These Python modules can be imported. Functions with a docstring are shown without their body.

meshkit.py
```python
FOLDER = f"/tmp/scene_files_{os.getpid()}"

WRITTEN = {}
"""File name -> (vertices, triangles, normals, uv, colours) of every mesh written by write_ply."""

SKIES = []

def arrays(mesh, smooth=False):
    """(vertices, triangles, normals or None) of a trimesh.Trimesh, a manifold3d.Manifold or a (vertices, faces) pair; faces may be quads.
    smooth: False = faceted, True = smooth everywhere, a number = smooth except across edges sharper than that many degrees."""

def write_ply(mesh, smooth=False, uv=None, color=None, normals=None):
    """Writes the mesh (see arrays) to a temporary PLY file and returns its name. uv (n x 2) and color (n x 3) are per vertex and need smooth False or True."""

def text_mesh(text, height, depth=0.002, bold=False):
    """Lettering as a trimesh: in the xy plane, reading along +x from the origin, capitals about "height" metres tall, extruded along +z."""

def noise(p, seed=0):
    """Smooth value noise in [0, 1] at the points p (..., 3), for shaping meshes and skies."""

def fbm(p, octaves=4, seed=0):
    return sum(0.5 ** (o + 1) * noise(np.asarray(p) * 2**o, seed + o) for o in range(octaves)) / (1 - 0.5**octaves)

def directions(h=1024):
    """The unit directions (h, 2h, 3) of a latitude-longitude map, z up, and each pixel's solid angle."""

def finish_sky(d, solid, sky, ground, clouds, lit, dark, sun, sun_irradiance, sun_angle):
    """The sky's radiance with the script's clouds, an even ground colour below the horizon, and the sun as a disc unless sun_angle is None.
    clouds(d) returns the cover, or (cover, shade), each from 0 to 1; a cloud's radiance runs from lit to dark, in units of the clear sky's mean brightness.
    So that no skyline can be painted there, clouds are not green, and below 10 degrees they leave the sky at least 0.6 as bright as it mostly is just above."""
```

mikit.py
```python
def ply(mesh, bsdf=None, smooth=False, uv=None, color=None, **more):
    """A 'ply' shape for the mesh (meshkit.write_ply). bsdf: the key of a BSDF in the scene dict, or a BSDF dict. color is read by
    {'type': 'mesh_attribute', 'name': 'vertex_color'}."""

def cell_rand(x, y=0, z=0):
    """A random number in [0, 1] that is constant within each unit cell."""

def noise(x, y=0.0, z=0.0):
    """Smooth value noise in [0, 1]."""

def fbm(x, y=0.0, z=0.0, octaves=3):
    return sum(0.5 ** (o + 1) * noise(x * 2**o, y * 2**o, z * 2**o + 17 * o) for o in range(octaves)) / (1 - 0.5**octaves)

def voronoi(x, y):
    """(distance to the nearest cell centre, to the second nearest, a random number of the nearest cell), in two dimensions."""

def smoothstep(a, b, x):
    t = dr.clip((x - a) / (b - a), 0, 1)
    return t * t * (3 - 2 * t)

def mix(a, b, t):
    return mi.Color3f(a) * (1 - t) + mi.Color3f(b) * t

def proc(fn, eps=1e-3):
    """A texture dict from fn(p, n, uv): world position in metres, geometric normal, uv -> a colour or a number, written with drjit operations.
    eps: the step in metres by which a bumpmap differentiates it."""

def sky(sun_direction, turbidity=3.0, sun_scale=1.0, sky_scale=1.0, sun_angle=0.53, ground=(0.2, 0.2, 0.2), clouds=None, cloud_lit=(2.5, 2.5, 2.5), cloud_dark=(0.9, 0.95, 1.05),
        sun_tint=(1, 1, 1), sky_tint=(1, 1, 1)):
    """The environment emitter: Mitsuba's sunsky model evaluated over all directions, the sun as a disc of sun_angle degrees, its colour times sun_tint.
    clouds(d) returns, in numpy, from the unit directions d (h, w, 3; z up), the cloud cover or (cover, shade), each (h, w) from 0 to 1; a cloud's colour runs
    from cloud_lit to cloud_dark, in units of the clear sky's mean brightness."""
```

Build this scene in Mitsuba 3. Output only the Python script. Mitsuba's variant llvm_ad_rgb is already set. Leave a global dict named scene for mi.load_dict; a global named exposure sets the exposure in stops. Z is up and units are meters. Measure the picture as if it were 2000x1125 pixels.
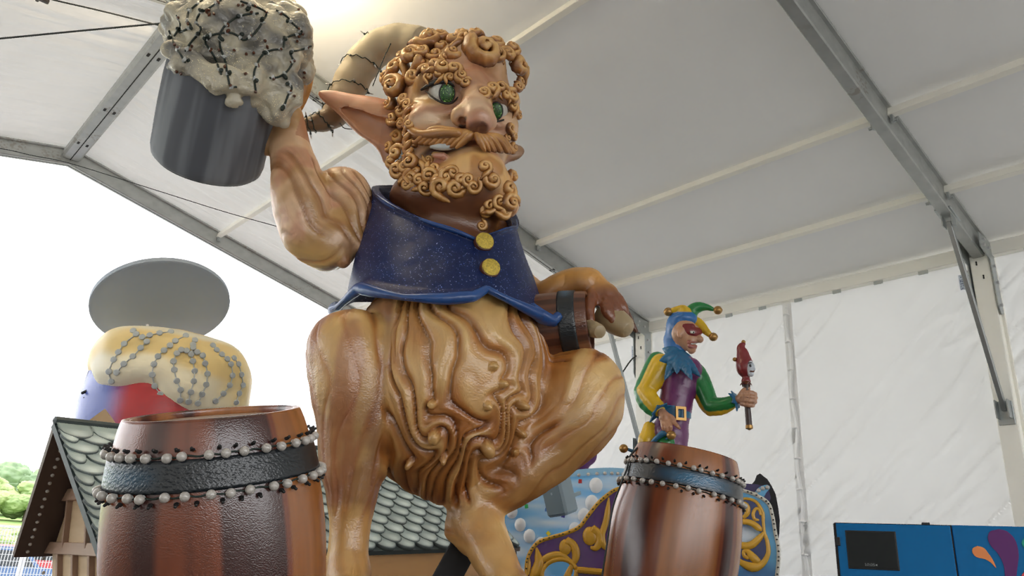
import math, random
import numpy as np, trimesh, mitsuba as mi, mikit, meshkit
import drjit as dr
from mikit import noise, fbm, cell_rand, smoothstep, mix, proc
T = mi.ScalarTransform4f
rng = np.random.default_rng(7)
scene, labels = {}, {}

# ---------------------------------------------------------------- camera, sky, exposure
FOC = 1478.0
PITCH, YAW, ROLL = 0.355, 0.732, 0.056
CAM = np.array([0.0, 0.0, 1.6])
F_ = np.array([math.sin(YAW) * math.cos(PITCH), math.cos(YAW) * math.cos(PITCH), math.sin(PITCH)])
R0 = np.cross(F_, [0, 0, 1.0]); R0 /= np.linalg.norm(R0)
U0 = np.cross(R0, F_)
R_ = math.cos(ROLL) * R0 + math.sin(ROLL) * U0
U_ = -math.sin(ROLL) * R0 + math.cos(ROLL) * U0
scene['camera'] = {'type': 'perspective', 'fov_axis': 'x', 'fov': math.degrees(2 * math.atan(1000 / FOC)), 'near_clip': 0.05, 'far_clip': 2000.0,
                   'to_world': T().look_at(origin=CAM.tolist(), target=(CAM + F_).tolist(), up=U_.tolist())}
exposure = 3.7


def cloud_cover(d):
    n = meshkit.fbm(d * 3.0 + 5, 4, 3)
    return np.full(n.shape, 0.97), np.clip((n - 0.5) * 1.2 + 0.35, 0, 1)


scene['sky'] = mikit.sky((-0.55, 0.35, 0.75), turbidity=4.0, sun_scale=0.12, sky_scale=1.0, sun_angle=6.0, ground=(0.34, 0.34, 0.33), clouds=cloud_cover,
                         cloud_lit=(2.3, 2.3, 2.3), cloud_dark=(1.7, 1.72, 1.75))


# ---------------------------------------------------------------- helpers
def ray(u, v):
    return F_ + (u - 1000) / FOC * R_ - (v - 562.5) / FOC * U_


def at(u, v, H):
    d = ray(u, v)
    return CAM + d * (H / math.hypot(d[0], d[1]))


class Frame:
    """An upright frame for a figure: x to its right, y up, z towards the street side; metres."""

    def __init__(s, u, H, turn=0.0):
        d = ray(u, 1000); a = math.atan2(d[0], d[1])
        s.O = np.array([math.sin(a) * H, math.cos(a) * H, 0.0])
        a += turn
        s.ez = np.array([-math.sin(a), -math.cos(a), 0]); s.ex = np.array([math.cos(a), -math.sin(a), 0]); s.ey = np.array([0, 0, 1.0])
        s.M = np.stack([s.ex, s.ey, s.ez], 1)
        s.px = H / FOC / math.cos(PITCH) * 1.0

    def P(s, u, v, z=0.0):
        d = ray(u, v); z = z * s.px
        t = (z - (CAM - s.O) @ s.ez) / (d @ s.ez)
        p = CAM + d * t - s.O
        return np.array([p @ s.ex, p[2], z])

    def r(s, u, v, z, r):
        d = ray(u, v)
        t = (z * s.px - (CAM - s.O) @ s.ez) / (d @ s.ez)
        return r * t / FOC

    def world(s, v):
        return np.asarray(v) @ s.M.T + s.O


def add(key, mesh, bsdf, smooth=30, label=None, cat=None, group=None, kind=None, **k):
    scene[key] = mikit.ply(mesh, bsdf, smooth=smooth, **k)
    tag(key, label, cat, group, kind)
    return key


def tag(key, label=None, cat=None, group=None, kind=None):
    d = {}
    if label: d['label'] = label
    if cat: d['category'] = cat
    if group: d['group'] = group
    if kind: d['kind'] = kind
    if d: labels[key] = d


_count = {}


def num(base):
    n = _count.get(base, 0); _count[base] = n + 1
    return base if n == 0 else f'{base}_{n:03d}'


def cat_(ms):
    return trimesh.util.concatenate(ms)


def box(sx, sy, sz, c=(0, 0, 0), bev=0.0):
    if bev:
        x, y, z = sx / 2 - bev, sy / 2 - bev, sz / 2 - bev
        p = []
        for a in (-1, 1):
            for b in (-1, 1):
                for d in (-1, 1):
                    p += [(a * (x + bev), b * y, d * z), (a * x, b * (y + bev), d * z), (a * x, b * y, d * (z + bev))]
        m = trimesh.convex.convex_hull(np.array(p))
    else:
        m = trimesh.creation.box((sx, sy, sz))
    m.apply_translation(c)
    return m


def beam(a, b, w, h, up=(0, 0, 1), bev=0.006):
    """A bar from a to b of width w (sideways) and height h (along up)."""
    a, b = np.asarray(a, float), np.asarray(b, float)
    d = b - a; L = np.linalg.norm(d); d /= L
    s = np.cross(d, up); s /= np.linalg.norm(s); q = np.cross(s, d)
    m = box(w, L, h, bev=bev)
    M = np.eye(4); M[:3, 0] = s; M[:3, 1] = d; M[:3, 2] = q; M[:3, 3] = (a + b) / 2
    m.apply_transform(M)
    return m


def catmull(pts, n):
    """A smooth curve through pts (k, m): n points."""
    p = np.asarray(pts, float); k = len(p)
    if k == 2:
        t = np.linspace(0, 1, n)[:, None]
        return p[0] * (1 - t) + p[1] * t
    q = np.vstack([2 * p[0] - p[1], p, 2 * p[-1] - p[-2]])
    s = np.linspace(0, k - 1 - 1e-9, n); i = np.floor(s).astype(int); t = (s - i)[:, None]
    a, b, c, d = q[i], q[i + 1], q[i + 2], q[i + 3]
    return 0.5 * (2 * b + (c - a) * t + (2 * a - 5 * b + 4 * c - d) * t ** 2 + (3 * b - a - 3 * c + d) * t ** 3)


def frames_along(p, up=None):
    t = np.gradient(p, axis=0); t /= np.linalg.norm(t, axis=1, keepdims=True) + 1e-12
    n = np.zeros_like(p)
    u = np.array(up if up is not None else (0.13, 0.21, 0.97))
    v = u - t[0] * (u @ t[0]); n[0] = v / np.linalg.norm(v)
    for i in range(1, len(p)):
        v = n[i - 1] - t[i] * (n[i - 1] @ t[i]); n[i] = v / (np.linalg.norm(v) + 1e-12)
    return t, n, np.cross(t, n)


def tube(pts, rad, sides=10, n=None, flat=1.0, up=None):
    """A closed round tube through pts with radii rad; flat squeezes it along the second axis."""
    p = np.asarray(pts, float)
    r = np.broadcast_to(np.asarray(rad, float), (len(p),))
    if n:
        c = catmull(np.column_stack([p, r]), n); p, r = c[:, :3], np.maximum(c[:, 3], 1e-4)
    t, a, b = frames_along(p, up)
    th = np.arange(sides) * 2 * np.pi / sides
    V = (p[:, None] + (a[:, None] * np.cos(th)[None, :, None] + flat * b[:, None] * np.sin(th)[None, :, None]) * r[:, None, None]).reshape(-1, 3)
    m = len(p); i, j = np.meshgrid(np.arange(m - 1), np.arange(sides), indexing='ij'); j2 = (j + 1) % sides
    A, B, C, D = i * sides + j, i * sides + j2, (i + 1) * sides + j2, (i + 1) * sides + j
    Fc = np.vstack([np.stack([A, B, C], -1).reshape(-1, 3), np.stack([A, C, D], -1).reshape(-1, 3)])
    e0 = p[0] - t[0] * r[0] * 0.5; e1 = p[-1] + t[-1] * r[-1] * 0.5
    V = np.vstack([V, e0, e1]); n0, n1 = m * sides, m * sides + 1
    j = np.arange(sides); j2 = (j + 1) % sides
    Fc = np.vstack([Fc, np.stack([j2, j, j * 0 + n0], -1), np.stack([(m - 1) * sides + j, (m - 1) * sides + j2, j * 0 + n1], -1)])
    return trimesh.Trimesh(V, Fc, process=False)


def lathe(profile, sides=64, squash=1.0):
    """A solid of revolution about z from (radius, height) rows."""
    pr = np.asarray(profile, float); th = np.arange(sides) * 2 * np.pi / sides
    V = np.stack([pr[:, None, 0] * np.cos(th), pr[:, None, 0] * np.sin(th) * squash, np.repeat(pr[:, 1:2], sides, 1)], -1).reshape(-1, 3)
    m = len(pr); i, j = np.meshgrid(np.arange(m - 1), np.arange(sides), indexing='ij'); j2 = (j + 1) % sides
    A, B, C, D = i * sides + j, i * sides + j2, (i + 1) * sides + j2, (i + 1) * sides + j
    Fc = np.vstack([np.stack([A, B, C], -1).reshape(-1, 3), np.stack([A, C, D], -1).reshape(-1, 3)])
    k0, k1 = len(V), len(V) + 1
    V = np.vstack([V, [0, 0, pr[0, 1]], [0, 0, pr[-1, 1]]])
    j = np.arange(sides); j2 = (j + 1) % sides
    Fc = np.vstack([Fc, np.stack([j2, j, j * 0 + k0], -1), np.stack([(m - 1) * sides + j, (m - 1) * sides + j2, j * 0 + k1], -1)])
    return trimesh.Trimesh(V, Fc, process=False)


def axes_matrix(origin, z, x=None):
    z = np.asarray(z, float) / np.linalg.norm(z)
    x = np.asarray(x if x is not None else ((1, 0, 0) if abs(z[0]) < 0.9 else (0, 1, 0)), float)
    x = x - z * (x @ z); x /= np.linalg.norm(x)
    M = np.eye(4); M[:3, 0] = x; M[:3, 1] = np.cross(z, x); M[:3, 2] = z; M[:3, 3] = origin
    return M


def moved(mesh, M):
    m = mesh.copy(); m.apply_transform(M)
    return m


def put(key, d, M, **lab):
    """An entry that shares the ply dict d under another matrix."""
    scene[key] = {**d, 'to_world': T(np.asarray(M, float).tolist())}
    if lab: tag(key, **lab)
    return key


def extrude(poly, depth, z0=0.0):
    m = trimesh.creation.extrude_polygon(poly, depth, engine='earcut'); m.apply_translation((0, 0, z0))
    return m


def grid_surface(f, nu, nv, thick):
    """A sheet with thickness: f(u, v) -> (n, m, 3) points over [0,1]^2, thickened along its normals."""
    u, v = np.meshgrid(np.linspace(0, 1, nu), np.linspace(0, 1, nv), indexing='ij')
    P = f(u, v)
    du, dv = np.gradient(P, axis=0), np.gradient(P, axis=1)
    n = np.cross(du, dv); n /= np.linalg.norm(n, axis=-1, keepdims=True) + 1e-12
    V = np.vstack([(P + n * thick / 2).reshape(-1, 3), (P - n * thick / 2).reshape(-1, 3)])
    N = nu * nv; i, j = np.meshgrid(np.arange(nu - 1), np.arange(nv - 1), indexing='ij')
    A, B, C, D = i * nv + j, (i + 1) * nv + j, (i + 1) * nv + j + 1, i * nv + j + 1
    top = np.vstack([np.stack([A, B, C], -1).reshape(-1, 3), np.stack([A, C, D], -1).reshape(-1, 3)])
    Fc = [top, top[:, ::-1] + N]
    rim = np.concatenate([np.arange(nv), np.arange(1, nu) * nv + nv - 1, (nu - 1) * nv + np.arange(nv - 2, -1, -1), np.arange(nu - 2, 0, -1) * nv])
    r2 = np.roll(rim, -1)
    Fc += [np.stack([rim, r2 + N, r2], -1), np.stack([rim, rim + N, r2 + N], -1)]
    m = trimesh.Trimesh(V, np.vstack(Fc), process=False)
    return m


# ---------------------------------------------------------------- sculpting with signed distances
def smin(a, b, k):
    h = np.maximum(k - np.abs(a - b), 0) / k
    return np.minimum(a, b) - h * h * k * 0.25


class Sculpt:
    """Solids joined smoothly; mesh() turns them into one continuous surface."""

    def __init__(s):
        s.prims = []

    def _add(s, fn, lo, hi, k, op, col):
        s.prims.append((fn, np.asarray(lo, float), np.asarray(hi, float), k, op, col))

    def cone(s, a, b, ra, rb, k=0.03, op=1, col=None, flat=None):
        """A rounded cone from a to b; flat = (axis, factor) thins it along that axis."""
        a, b = np.asarray(a, float), np.asarray(b, float); ba = b - a; L = max(ba @ ba, 1e-12)
        if flat is not None:
            ax, fa = np.asarray(flat[0], float), flat[1]; ax = ax / np.linalg.norm(ax)

        def fn(p):
            q = p - a
            t = np.clip((q @ ba) / L, 0, 1)
            w = q - t[:, None] * ba
            if flat is None:
                return np.sqrt((w * w).sum(1)) - (ra + (rb - ra) * t)
            c = w @ ax; w = w - c[:, None] * ax
            r = ra + (rb - ra) * t
            return (np.sqrt((w * w).sum(1) + (c / fa) ** 2) - r) * max(fa, 0.35)
        m = max(ra, rb)
        s._add(fn, np.minimum(a, b) - m, np.maximum(a, b) + m, k, op, col)

    def ball(s, c, r, k=0.03, op=1, col=None):
        s.cone(c, c, r, r, k, op, col)

    def ell(s, c, rad, k=0.03, op=1, col=None, rot=None):
        c, rad = np.asarray(c, float), np.asarray(rad, float); Rm = np.eye(3) if rot is None else np.asarray(rot, float)

        def fn(p):
            q = (p - c) @ Rm
            k0 = np.sqrt(((q / rad) ** 2).sum(1)) + 1e-9; k1 = np.sqrt(((q / rad ** 2) ** 2).sum(1)) + 1e-9
            return k0 * (k0 - 1) / k1
        m = np.abs(Rm) @ rad
        s._add(fn, c - m, c + m, k, op, col)

    def chain(s, pts, rad, k=0.03, op=1, col=None, n=None, flat=None):
        c = np.column_stack([np.asarray(pts, float), np.broadcast_to(rad, (len(pts),))])
        if n: c = catmull(c, n)
        for i in range(len(c) - 1):
            s.cone(c[i, :3], c[i + 1, :3], c[i, 3], c[i + 1, 3], k, op, col, flat)

    def value(s, p, blocks=None):
        """Distances at p (B, n, 3); blocks (lo, hi) of each of the B rows let far solids be passed over."""
        B, n = p.shape[:2]; d = np.full((B, n), 1.0)
        lo, hi = p.min(1), p.max(1)
        for fn, a, b, k, op, _ in s.prims:
            on = np.nonzero(((lo < b + 2 * k + 0.06) & (hi > a - 2 * k - 0.06)).all(1))[0]
            if not len(on): continue
            v = fn(p[on].reshape(-1, 3)).reshape(len(on), n)
            d[on] = smin(d[on], v, k) if op > 0 else -smin(-d[on], v, k)
        return d

    def mesh(s, h):
        lo = np.min([q[1] for q in s.prims if q[4] > 0], 0) - 4 * h; hi = np.max([q[2] for q in s.prims if q[4] > 0], 0) + 4 * h
        N = 8; nb = np.ceil((hi - lo) / (N * h)).astype(int)
        bi = np.stack(np.meshgrid(*[np.arange(k) for k in nb], indexing='ij'), -1).reshape(-1, 3)
        near = np.zeros(len(bi), bool)
        blo = lo + bi * N * h; bhi = blo + N * h
        for fn, a, b, k, op, _ in s.prims:
            near |= ((blo < b + k + 0.02) & (bhi > a - k - 0.02)).all(1)
        bi = bi[near]
        c = lo + (bi + 0.5) * N * h
        corners = np.array([[x, y, z] for x in (-.5, 0, .5) for y in (-.5, 0, .5) for z in (-.5, 0, .5)]) * N * h
        d = s.value(c[:, None] + corners[None])
        keep = (np.abs(d).min(1) < 1.15 * N * h)
        bi = bi[keep]
        g = np.stack(np.meshgrid(*[np.arange(N + 1)] * 3, indexing='ij'), -1).reshape(-1, 3)
        D = np.empty((len(bi), (N + 1) ** 3), np.float32)
        for q in range(0, len(bi), 2000):
            D[q:q + 2000] = s.value(lo + (bi[q:q + 2000, None] * N + g[None]) * h)
        D = D.reshape(-1, N + 1, N + 1, N + 1)
        ins = D < 0
        acc = np.zeros((len(bi), N, N, N, 3), np.float32); cnt = np.zeros((len(bi), N, N, N), np.float32)
        for ax in range(3):
            o = [i for i in range(3) if i != ax]
            for e0 in (0, 1):
                for e1 in (0, 1):
                    sl0 = [slice(None)] + [None] * 3; sl1 = [slice(None)] + [None] * 3
                    sl0[1 + ax] = slice(0, N); sl1[1 + ax] = slice(1, N + 1)
                    for q, e in zip(o, (e0, e1)):
                        sl0[1 + q] = sl1[1 + q] = slice(e, N + e)
                    a, b = D[tuple(sl0)], D[tuple(sl1)]
                    x = (a < 0) != (b < 0)
                    t = np.where(x, a / np.where(x, a - b, 1), 0)
                    acc[..., ax] += t; cnt += x
                    for q, e in zip(o, (e0, e1)):
                        acc[..., q] += x * e
        act = cnt > 0
        B, i, j, k = np.nonzero(act)
        cell = bi[B] * N + np.stack([i, j, k], 1)
        V = lo + (cell + acc[act] / cnt[act][:, None]) * h
        big = (nb * N + 2).astype(np.int64)
        code = lambda q: (q[:, 0].astype(np.int64) * big[1] + q[:, 1]) * big[2] + q[:, 2]
        cc = code(cell); order = np.argsort(cc); cs = cc[order]
        quads = []
        for ax in range(3):
            o = [q for q in range(3) if q != ax]
            sl0 = [slice(None)] + [slice(0, N)] * 3; sl1 = list(sl0); sl1[1 + ax] = slice(1, N + 1)
            a, b = ins[tuple(sl0)], ins[tuple(sl1)]
            B, i, j, k = np.nonzero(a != b)
            g0 = bi[B] * N + np.stack([i, j, k], 1); flip = b[B, i, j, k]
            ids = []
            for e0, e1 in ((-1, -1), (0, -1), (0, 0), (-1, 0)):
                q = g0.copy(); q[:, o[0]] += e0; q[:, o[1]] += e1
                w = np.clip(np.searchsorted(cs, code(q)), 0, len(cs) - 1)
                ids.append(np.where(cs[w] == code(q), order[w], -1))
            Q = np.stack(ids, 1); ok = (Q >= 0).all(1); Q, flip = Q[ok], flip[ok]
            if ax == 1: flip = ~flip
            Q[flip] = Q[flip][:, ::-1]
            quads.append(Q)
        Q = np.vstack(quads)
        Fc = np.vstack([Q[:, [0, 1, 2]], Q[:, [0, 2, 3]]])
        return trimesh.Trimesh(V, Fc, process=False)

    def colors(s, V, default, kc=0.01):
        """Each vertex takes the paint of the solid it lies on; kc softens the borders."""
        n = len(V); best = np.full(n, 9.0); ds = []
        for fn, a, b, k, op, col in s.prims:
            if col is None: continue
            on = np.nonzero(((V < b + 0.06) & (V > a - 0.06)).all(1))[0]
            if not len(on): continue
            d = np.abs(fn(V[on])); ds.append((on, d, col)); best[on] = np.minimum(best[on], d)
        acc = np.zeros((n, 3)); w = np.zeros(n)
        for on, d, col in ds:
            e = np.exp(-(d - best[on]) / kc); acc[on] += e[:, None] * np.asarray(col); w[on] += e
        out = np.tile(np.asarray(default, float), (n, 1)); ok = w > 0
        out[ok] = acc[ok] / w[ok][:, None]
        return out


def vnormals(m):
    return meshkit.arrays(m, True)[2]


def lerp(a, b, t):
    return np.asarray(a) * (1 - t) + np.asarray(b) * t


def sstep(a, b, x):
    t = np.clip((x - a) / (b - a), 0, 1)
    return t * t * (3 - 2 * t)
# ---------------------------------------------------------------- materials
def principled(name, col, rough=0.5, **k):
    c = {'type': 'rgb', 'value': list(col)} if isinstance(col, (tuple, list)) else col
    scene[name] = {'type': 'twosided', 'b': {'type': 'principled', 'base_color': c, 'roughness': rough, **k}}
    return name


def bumped(name, col, rough, fn, scale, eps=0.002, **k):
    c = {'type': 'rgb', 'value': list(col)} if isinstance(col, (tuple, list)) else col
    scene[name] = {'type': 'twosided', 'b': {'type': 'bumpmap', 'scale': scale, 'arbitrary': proc(fn, eps), 'b': {'type': 'principled', 'base_color': c, 'roughness': rough, **k}}}
    return name


VCOL = {'type': 'mesh_attribute', 'name': 'vertex_color'}
pebble = lambda p, n, uv: fbm(p.x * 95, p.y * 95, p.z * 95, 2)
orange_peel = lambda p, n, uv: fbm(p.x * 45, p.y * 45, p.z * 45, 2)

def fabric_col(p, n, uv):
    return mix((0.80, 0.80, 0.79), (0.84, 0.84, 0.83), fbm(p.x * 1.3, p.y * 1.3, p.z * 1.3, 3))
scene['tent_fabric'] = {'type': 'principledthin', 'base_color': proc(fabric_col), 'roughness': 0.35, 'diff_trans': 0.62, 'eta': 1.4}
scene['tent_fabric_dense'] = {**scene['tent_fabric'], 'diff_trans': 0.27}
scene['wall_fabric'] = {'type': 'principledthin', 'base_color': proc(fabric_col), 'roughness': 0.2, 'diff_trans': 0.95, 'eta': 1.5}

def alu_col(p, n, uv):
    s = fbm(p.x * 9, p.y * 9, p.z * 9, 3)
    d = smoothstep(0.62, 0.72, noise(p.x * 3.1, p.y * 3.1, p.z * 3.1 + 8)) * smoothstep(0.45, 0.7, noise(p.x * 40, p.y * 40, p.z * 40))
    return mix(mix((0.36, 0.38, 0.365), (0.48, 0.49, 0.475), s), (0.27, 0.24, 0.20), d * 0.6)
principled('aluminium', proc(alu_col), 0.42, metallic=0.45, specular=0.5)
principled('aluminium_pale', (0.90, 0.88, 0.80), 0.45)
principled('galvanised', (0.42, 0.45, 0.45), 0.35, metallic=0.7)
principled('bolt_steel', (0.7, 0.7, 0.7), 0.3, metallic=0.8)
principled('black_cable', (0.02, 0.025, 0.025), 0.5)
principled('slot_black', (0.02, 0.02, 0.02), 0.8)
def ground_col(p, n, uv):
    return mix((0.15, 0.15, 0.145), (0.21, 0.205, 0.20), fbm(p.x * 2, p.y * 2, 0, 4))
principled('asphalt', proc(ground_col), 0.85)

# ---------------------------------------------------------------- the tent
YG, BAY, XW, XR, ZE, ZR = 12.4, 5.0, 9.68, 1.8, 1.6 + 3.864, 1.6 + 5.641
XL = 2 * XR - XW
FR = [YG - i * BAY for i in range(5)]
SL = (ZR - ZE) / (XW - XR)
zroof = lambda x: ZR - SL * np.abs(x - XR)
add('floor', box(40, 60, 0.3, (XR, 0, -0.15)), 'asphalt', False, kind='structure')
principled('tarmac_pale', (0.33, 0.33, 0.32), 0.85)
add('ground_outside', box(240, 200, 0.3, (0, 121.0, -0.16)), 'tarmac_pale', False, kind='structure', label='grey tarmac of the yard beyond the open tent gable')
tag('ceiling', kind='structure')


def roof_panel(y0, y1, x0, x1, seed, wr):
    def f(u, v):
        y = y0 + (y1 - y0) * u; x = x0 + (x1 - x0) * v
        z = zroof(x) + 0.12 + 0 * y
        sag = np.sin(np.pi * u) * np.sin(np.pi * np.clip(v, 0, 1)) * 0.05
        p = np.stack([x * 0.8, y * 7.0, x * 0], -1)
        q = np.stack([x * 1.5 + y * 0.3, y * 16.0, x * 0 + 3], -1)
        w = (meshkit.fbm(p, 3, seed) - 0.5) * 0.035 + (meshkit.fbm(q, 2, seed + 9) - 0.5) * 0.016
        soft = (meshkit.fbm(np.stack([x * 0.5, y * 0.5, x * 0], -1), 3, seed + 4) - 0.5) * 0.05
        edge = np.clip(np.minimum(u, 1 - u) * 12, 0, 1)
        return np.stack([x, y, z - sag + (w * wr + soft) * edge], -1)
    return grid_surface(f, 150 if wr > 0.5 else 60, 60, 0.002)


k = 0
for i in range(4):
    for (xa, xb) in ((XR, XW + 0.15), (XR, XL - 0.15)):
        wr = (2.6 if i == 0 else 0.12)
        if xb < XR: wr *= 1.0
        d = roof_panel(FR[i] - 0.0, FR[i + 1] + 0.0, xa, xb, 11 + k, wr); k += 1
        add(num('ceiling__roof_panel'), d, 'tent_fabric' if i == 0 else 'tent_fabric_dense', True, kind='structure')
# rafters: keder profiles with a slot line, one bar per slope
rw, rh = 0.13, 0.27
for i in range(5):
    for s in (1, -1):
        xe = XW if s > 0 else XL
        a = np.array([XR, FR[i], ZR]); b = np.array([xe, FR[i], ZE])
        nrm = np.array([s * SL, 0, 1.0]); nrm /= np.linalg.norm(nrm)
        off = nrm * (-0.03)
        m = cat_([beam(a + off, b + off, rw, rh, up=nrm, bev=0.012), beam(a + off + nrm * 0.105 + [0, 0.08, 0], b + off + nrm * 0.105 + [0, 0.08, 0], 0.05, 0.03, up=nrm), beam(a + off + nrm * 0.105 - [0, 0.08, 0], b + off + nrm * 0.105 - [0, 0.08, 0], 0.05, 0.03, up=nrm)])
        key = add(num('ceiling__rafter'), m, 'aluminium', False, kind='structure')
        if i < 2: add(key + '__slot', beam(a + off - nrm * (rh / 2 - 0.002), b + off - nrm * (rh / 2 - 0.002), 0.008, 0.01, up=nrm, bev=0), 'slot_black', False)
        holes = []
        d = (b - a)
        for t in (0.12, 0.2, 0.22, 0.36, 0.38, 0.55, 0.57, 0.72, 0.74, 0.93, 0.95):
            for w in (-1, 1):
                holes.append(box(0.05, 0.014, 0.012, a + d * t + off - nrm * (rh / 2) + np.array([0, 0.035 * w, 0])))
        if i == 1: add(key + '__bolt', cat_(holes), 'slot_black', False, kind='stuff')
# ridge and purlins
QS = [0.158, 0.335, 0.69]
for i in range(4):
    y0, y1 = FR[i] - rw / 2, FR[i + 1] + rw / 2
    if i == 0 or True:
        key = add(num('ceiling__ridge_beam'), cat_([beam((XR, y0, ZR - 0.03), (XR, y1, ZR - 0.03), 0.26, 0.14, bev=0.03)]), 'aluminium', False, kind='structure')
        add(key + '__slot', beam((XR, y0, ZR - 0.1), (XR, y1, ZR - 0.1), 0.012, 0.01, bev=0), 'slot_black', False)
        hs = [box(0.03, 0.07, 0.012, (XR + s * 0.06, y0 + (y1 - y0) * t, ZR - 0.1)) for t in (0.14, 0.4, 0.75) for s in (-1, 1)]
        add(key + '__bolt', cat_(hs), 'slot_black', False, kind='stuff')
    for s in (1, -1):
        xe = XW if s > 0 else XL
        nrm = np.array([s * SL, 0, 1.0]); nrm /= np.linalg.norm(nrm)
        for q in QS:
            x = xe + (XR - xe) * q; z = zroof(x) + 0.02
            add(num('ceiling__purlin'), beam((x, y0, z), (x, y1, z), 0.07, 0.09, up=nrm, bev=0.005), 'aluminium_pale', False, kind='structure')
            for yy, sg in ((y0, -1), (y1, 1)):
                add(num('ceiling__purlin_hook'), cat_([box(0.06, 0.03, 0.09, (x, yy + sg * 0.03, z - 0.07), 0.004), moved(trimesh.creation.cylinder(0.018, 0.05, sections=10), axes_matrix((x, yy + sg * 0.05, z - 0.1), (0, 1, 0)))]), 'galvanised', False)
        add(num('ceiling__eave_beam'), beam((xe - s * 0.02, y0, ZE - 0.02), (xe - s * 0.02, y1, ZE - 0.02), 0.12, 0.17, bev=0.01), 'aluminium_pale', False, kind='structure')
# side walls: fabric panels laced together every 2.5 m
tag('wall_right', kind='structure'); tag('wall_left', kind='structure')
principled('lace_white', (0.85, 0.85, 0.84), 0.4)


def wall_panel(X, y0, y1, seed, sgn):
    def f(u, v):
        y = y0 + (y1 - y0) * u; z = 0.02 + (ZE - 0.09) * v
        a = 0.75
        q = np.stack([(-y * math.cos(a) + z * math.sin(a)) * 0.5, (y * math.sin(a) + z * math.cos(a)) * 4.6, y * 0], -1)
        b = np.abs(meshkit.fbm(q, 3, seed) - 0.5) * 2
        q2 = np.stack([y * 0.35, z * 3.0 + y * 1.1, y * 0 + 3], -1)
        b2 = np.abs(meshkit.fbm(q2, 3, seed + 3) - 0.5) * 2
        soft = meshkit.fbm(np.stack([y * 0.7, z * 0.6, y * 0], -1), 3, seed + 5) - 0.5
        near = np.exp(-np.minimum(u, 1 - u) * 5.0) * 0.9 + 0.25 + 0.5 * sstep(3.2, 1.4, z)
        topfade = sstep(1.0, 0.93, v)
        w = (0.050 * np.exp(-b * 10) * near + 0.030 * np.exp(-b2 * 9) * near * sstep(3.6, 1.5, z) + 0.06 * soft) * topfade
        return np.stack([X + sgn * w, y, z], -1)
    return grid_surface(f, 130, 200, 0.002)


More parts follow.
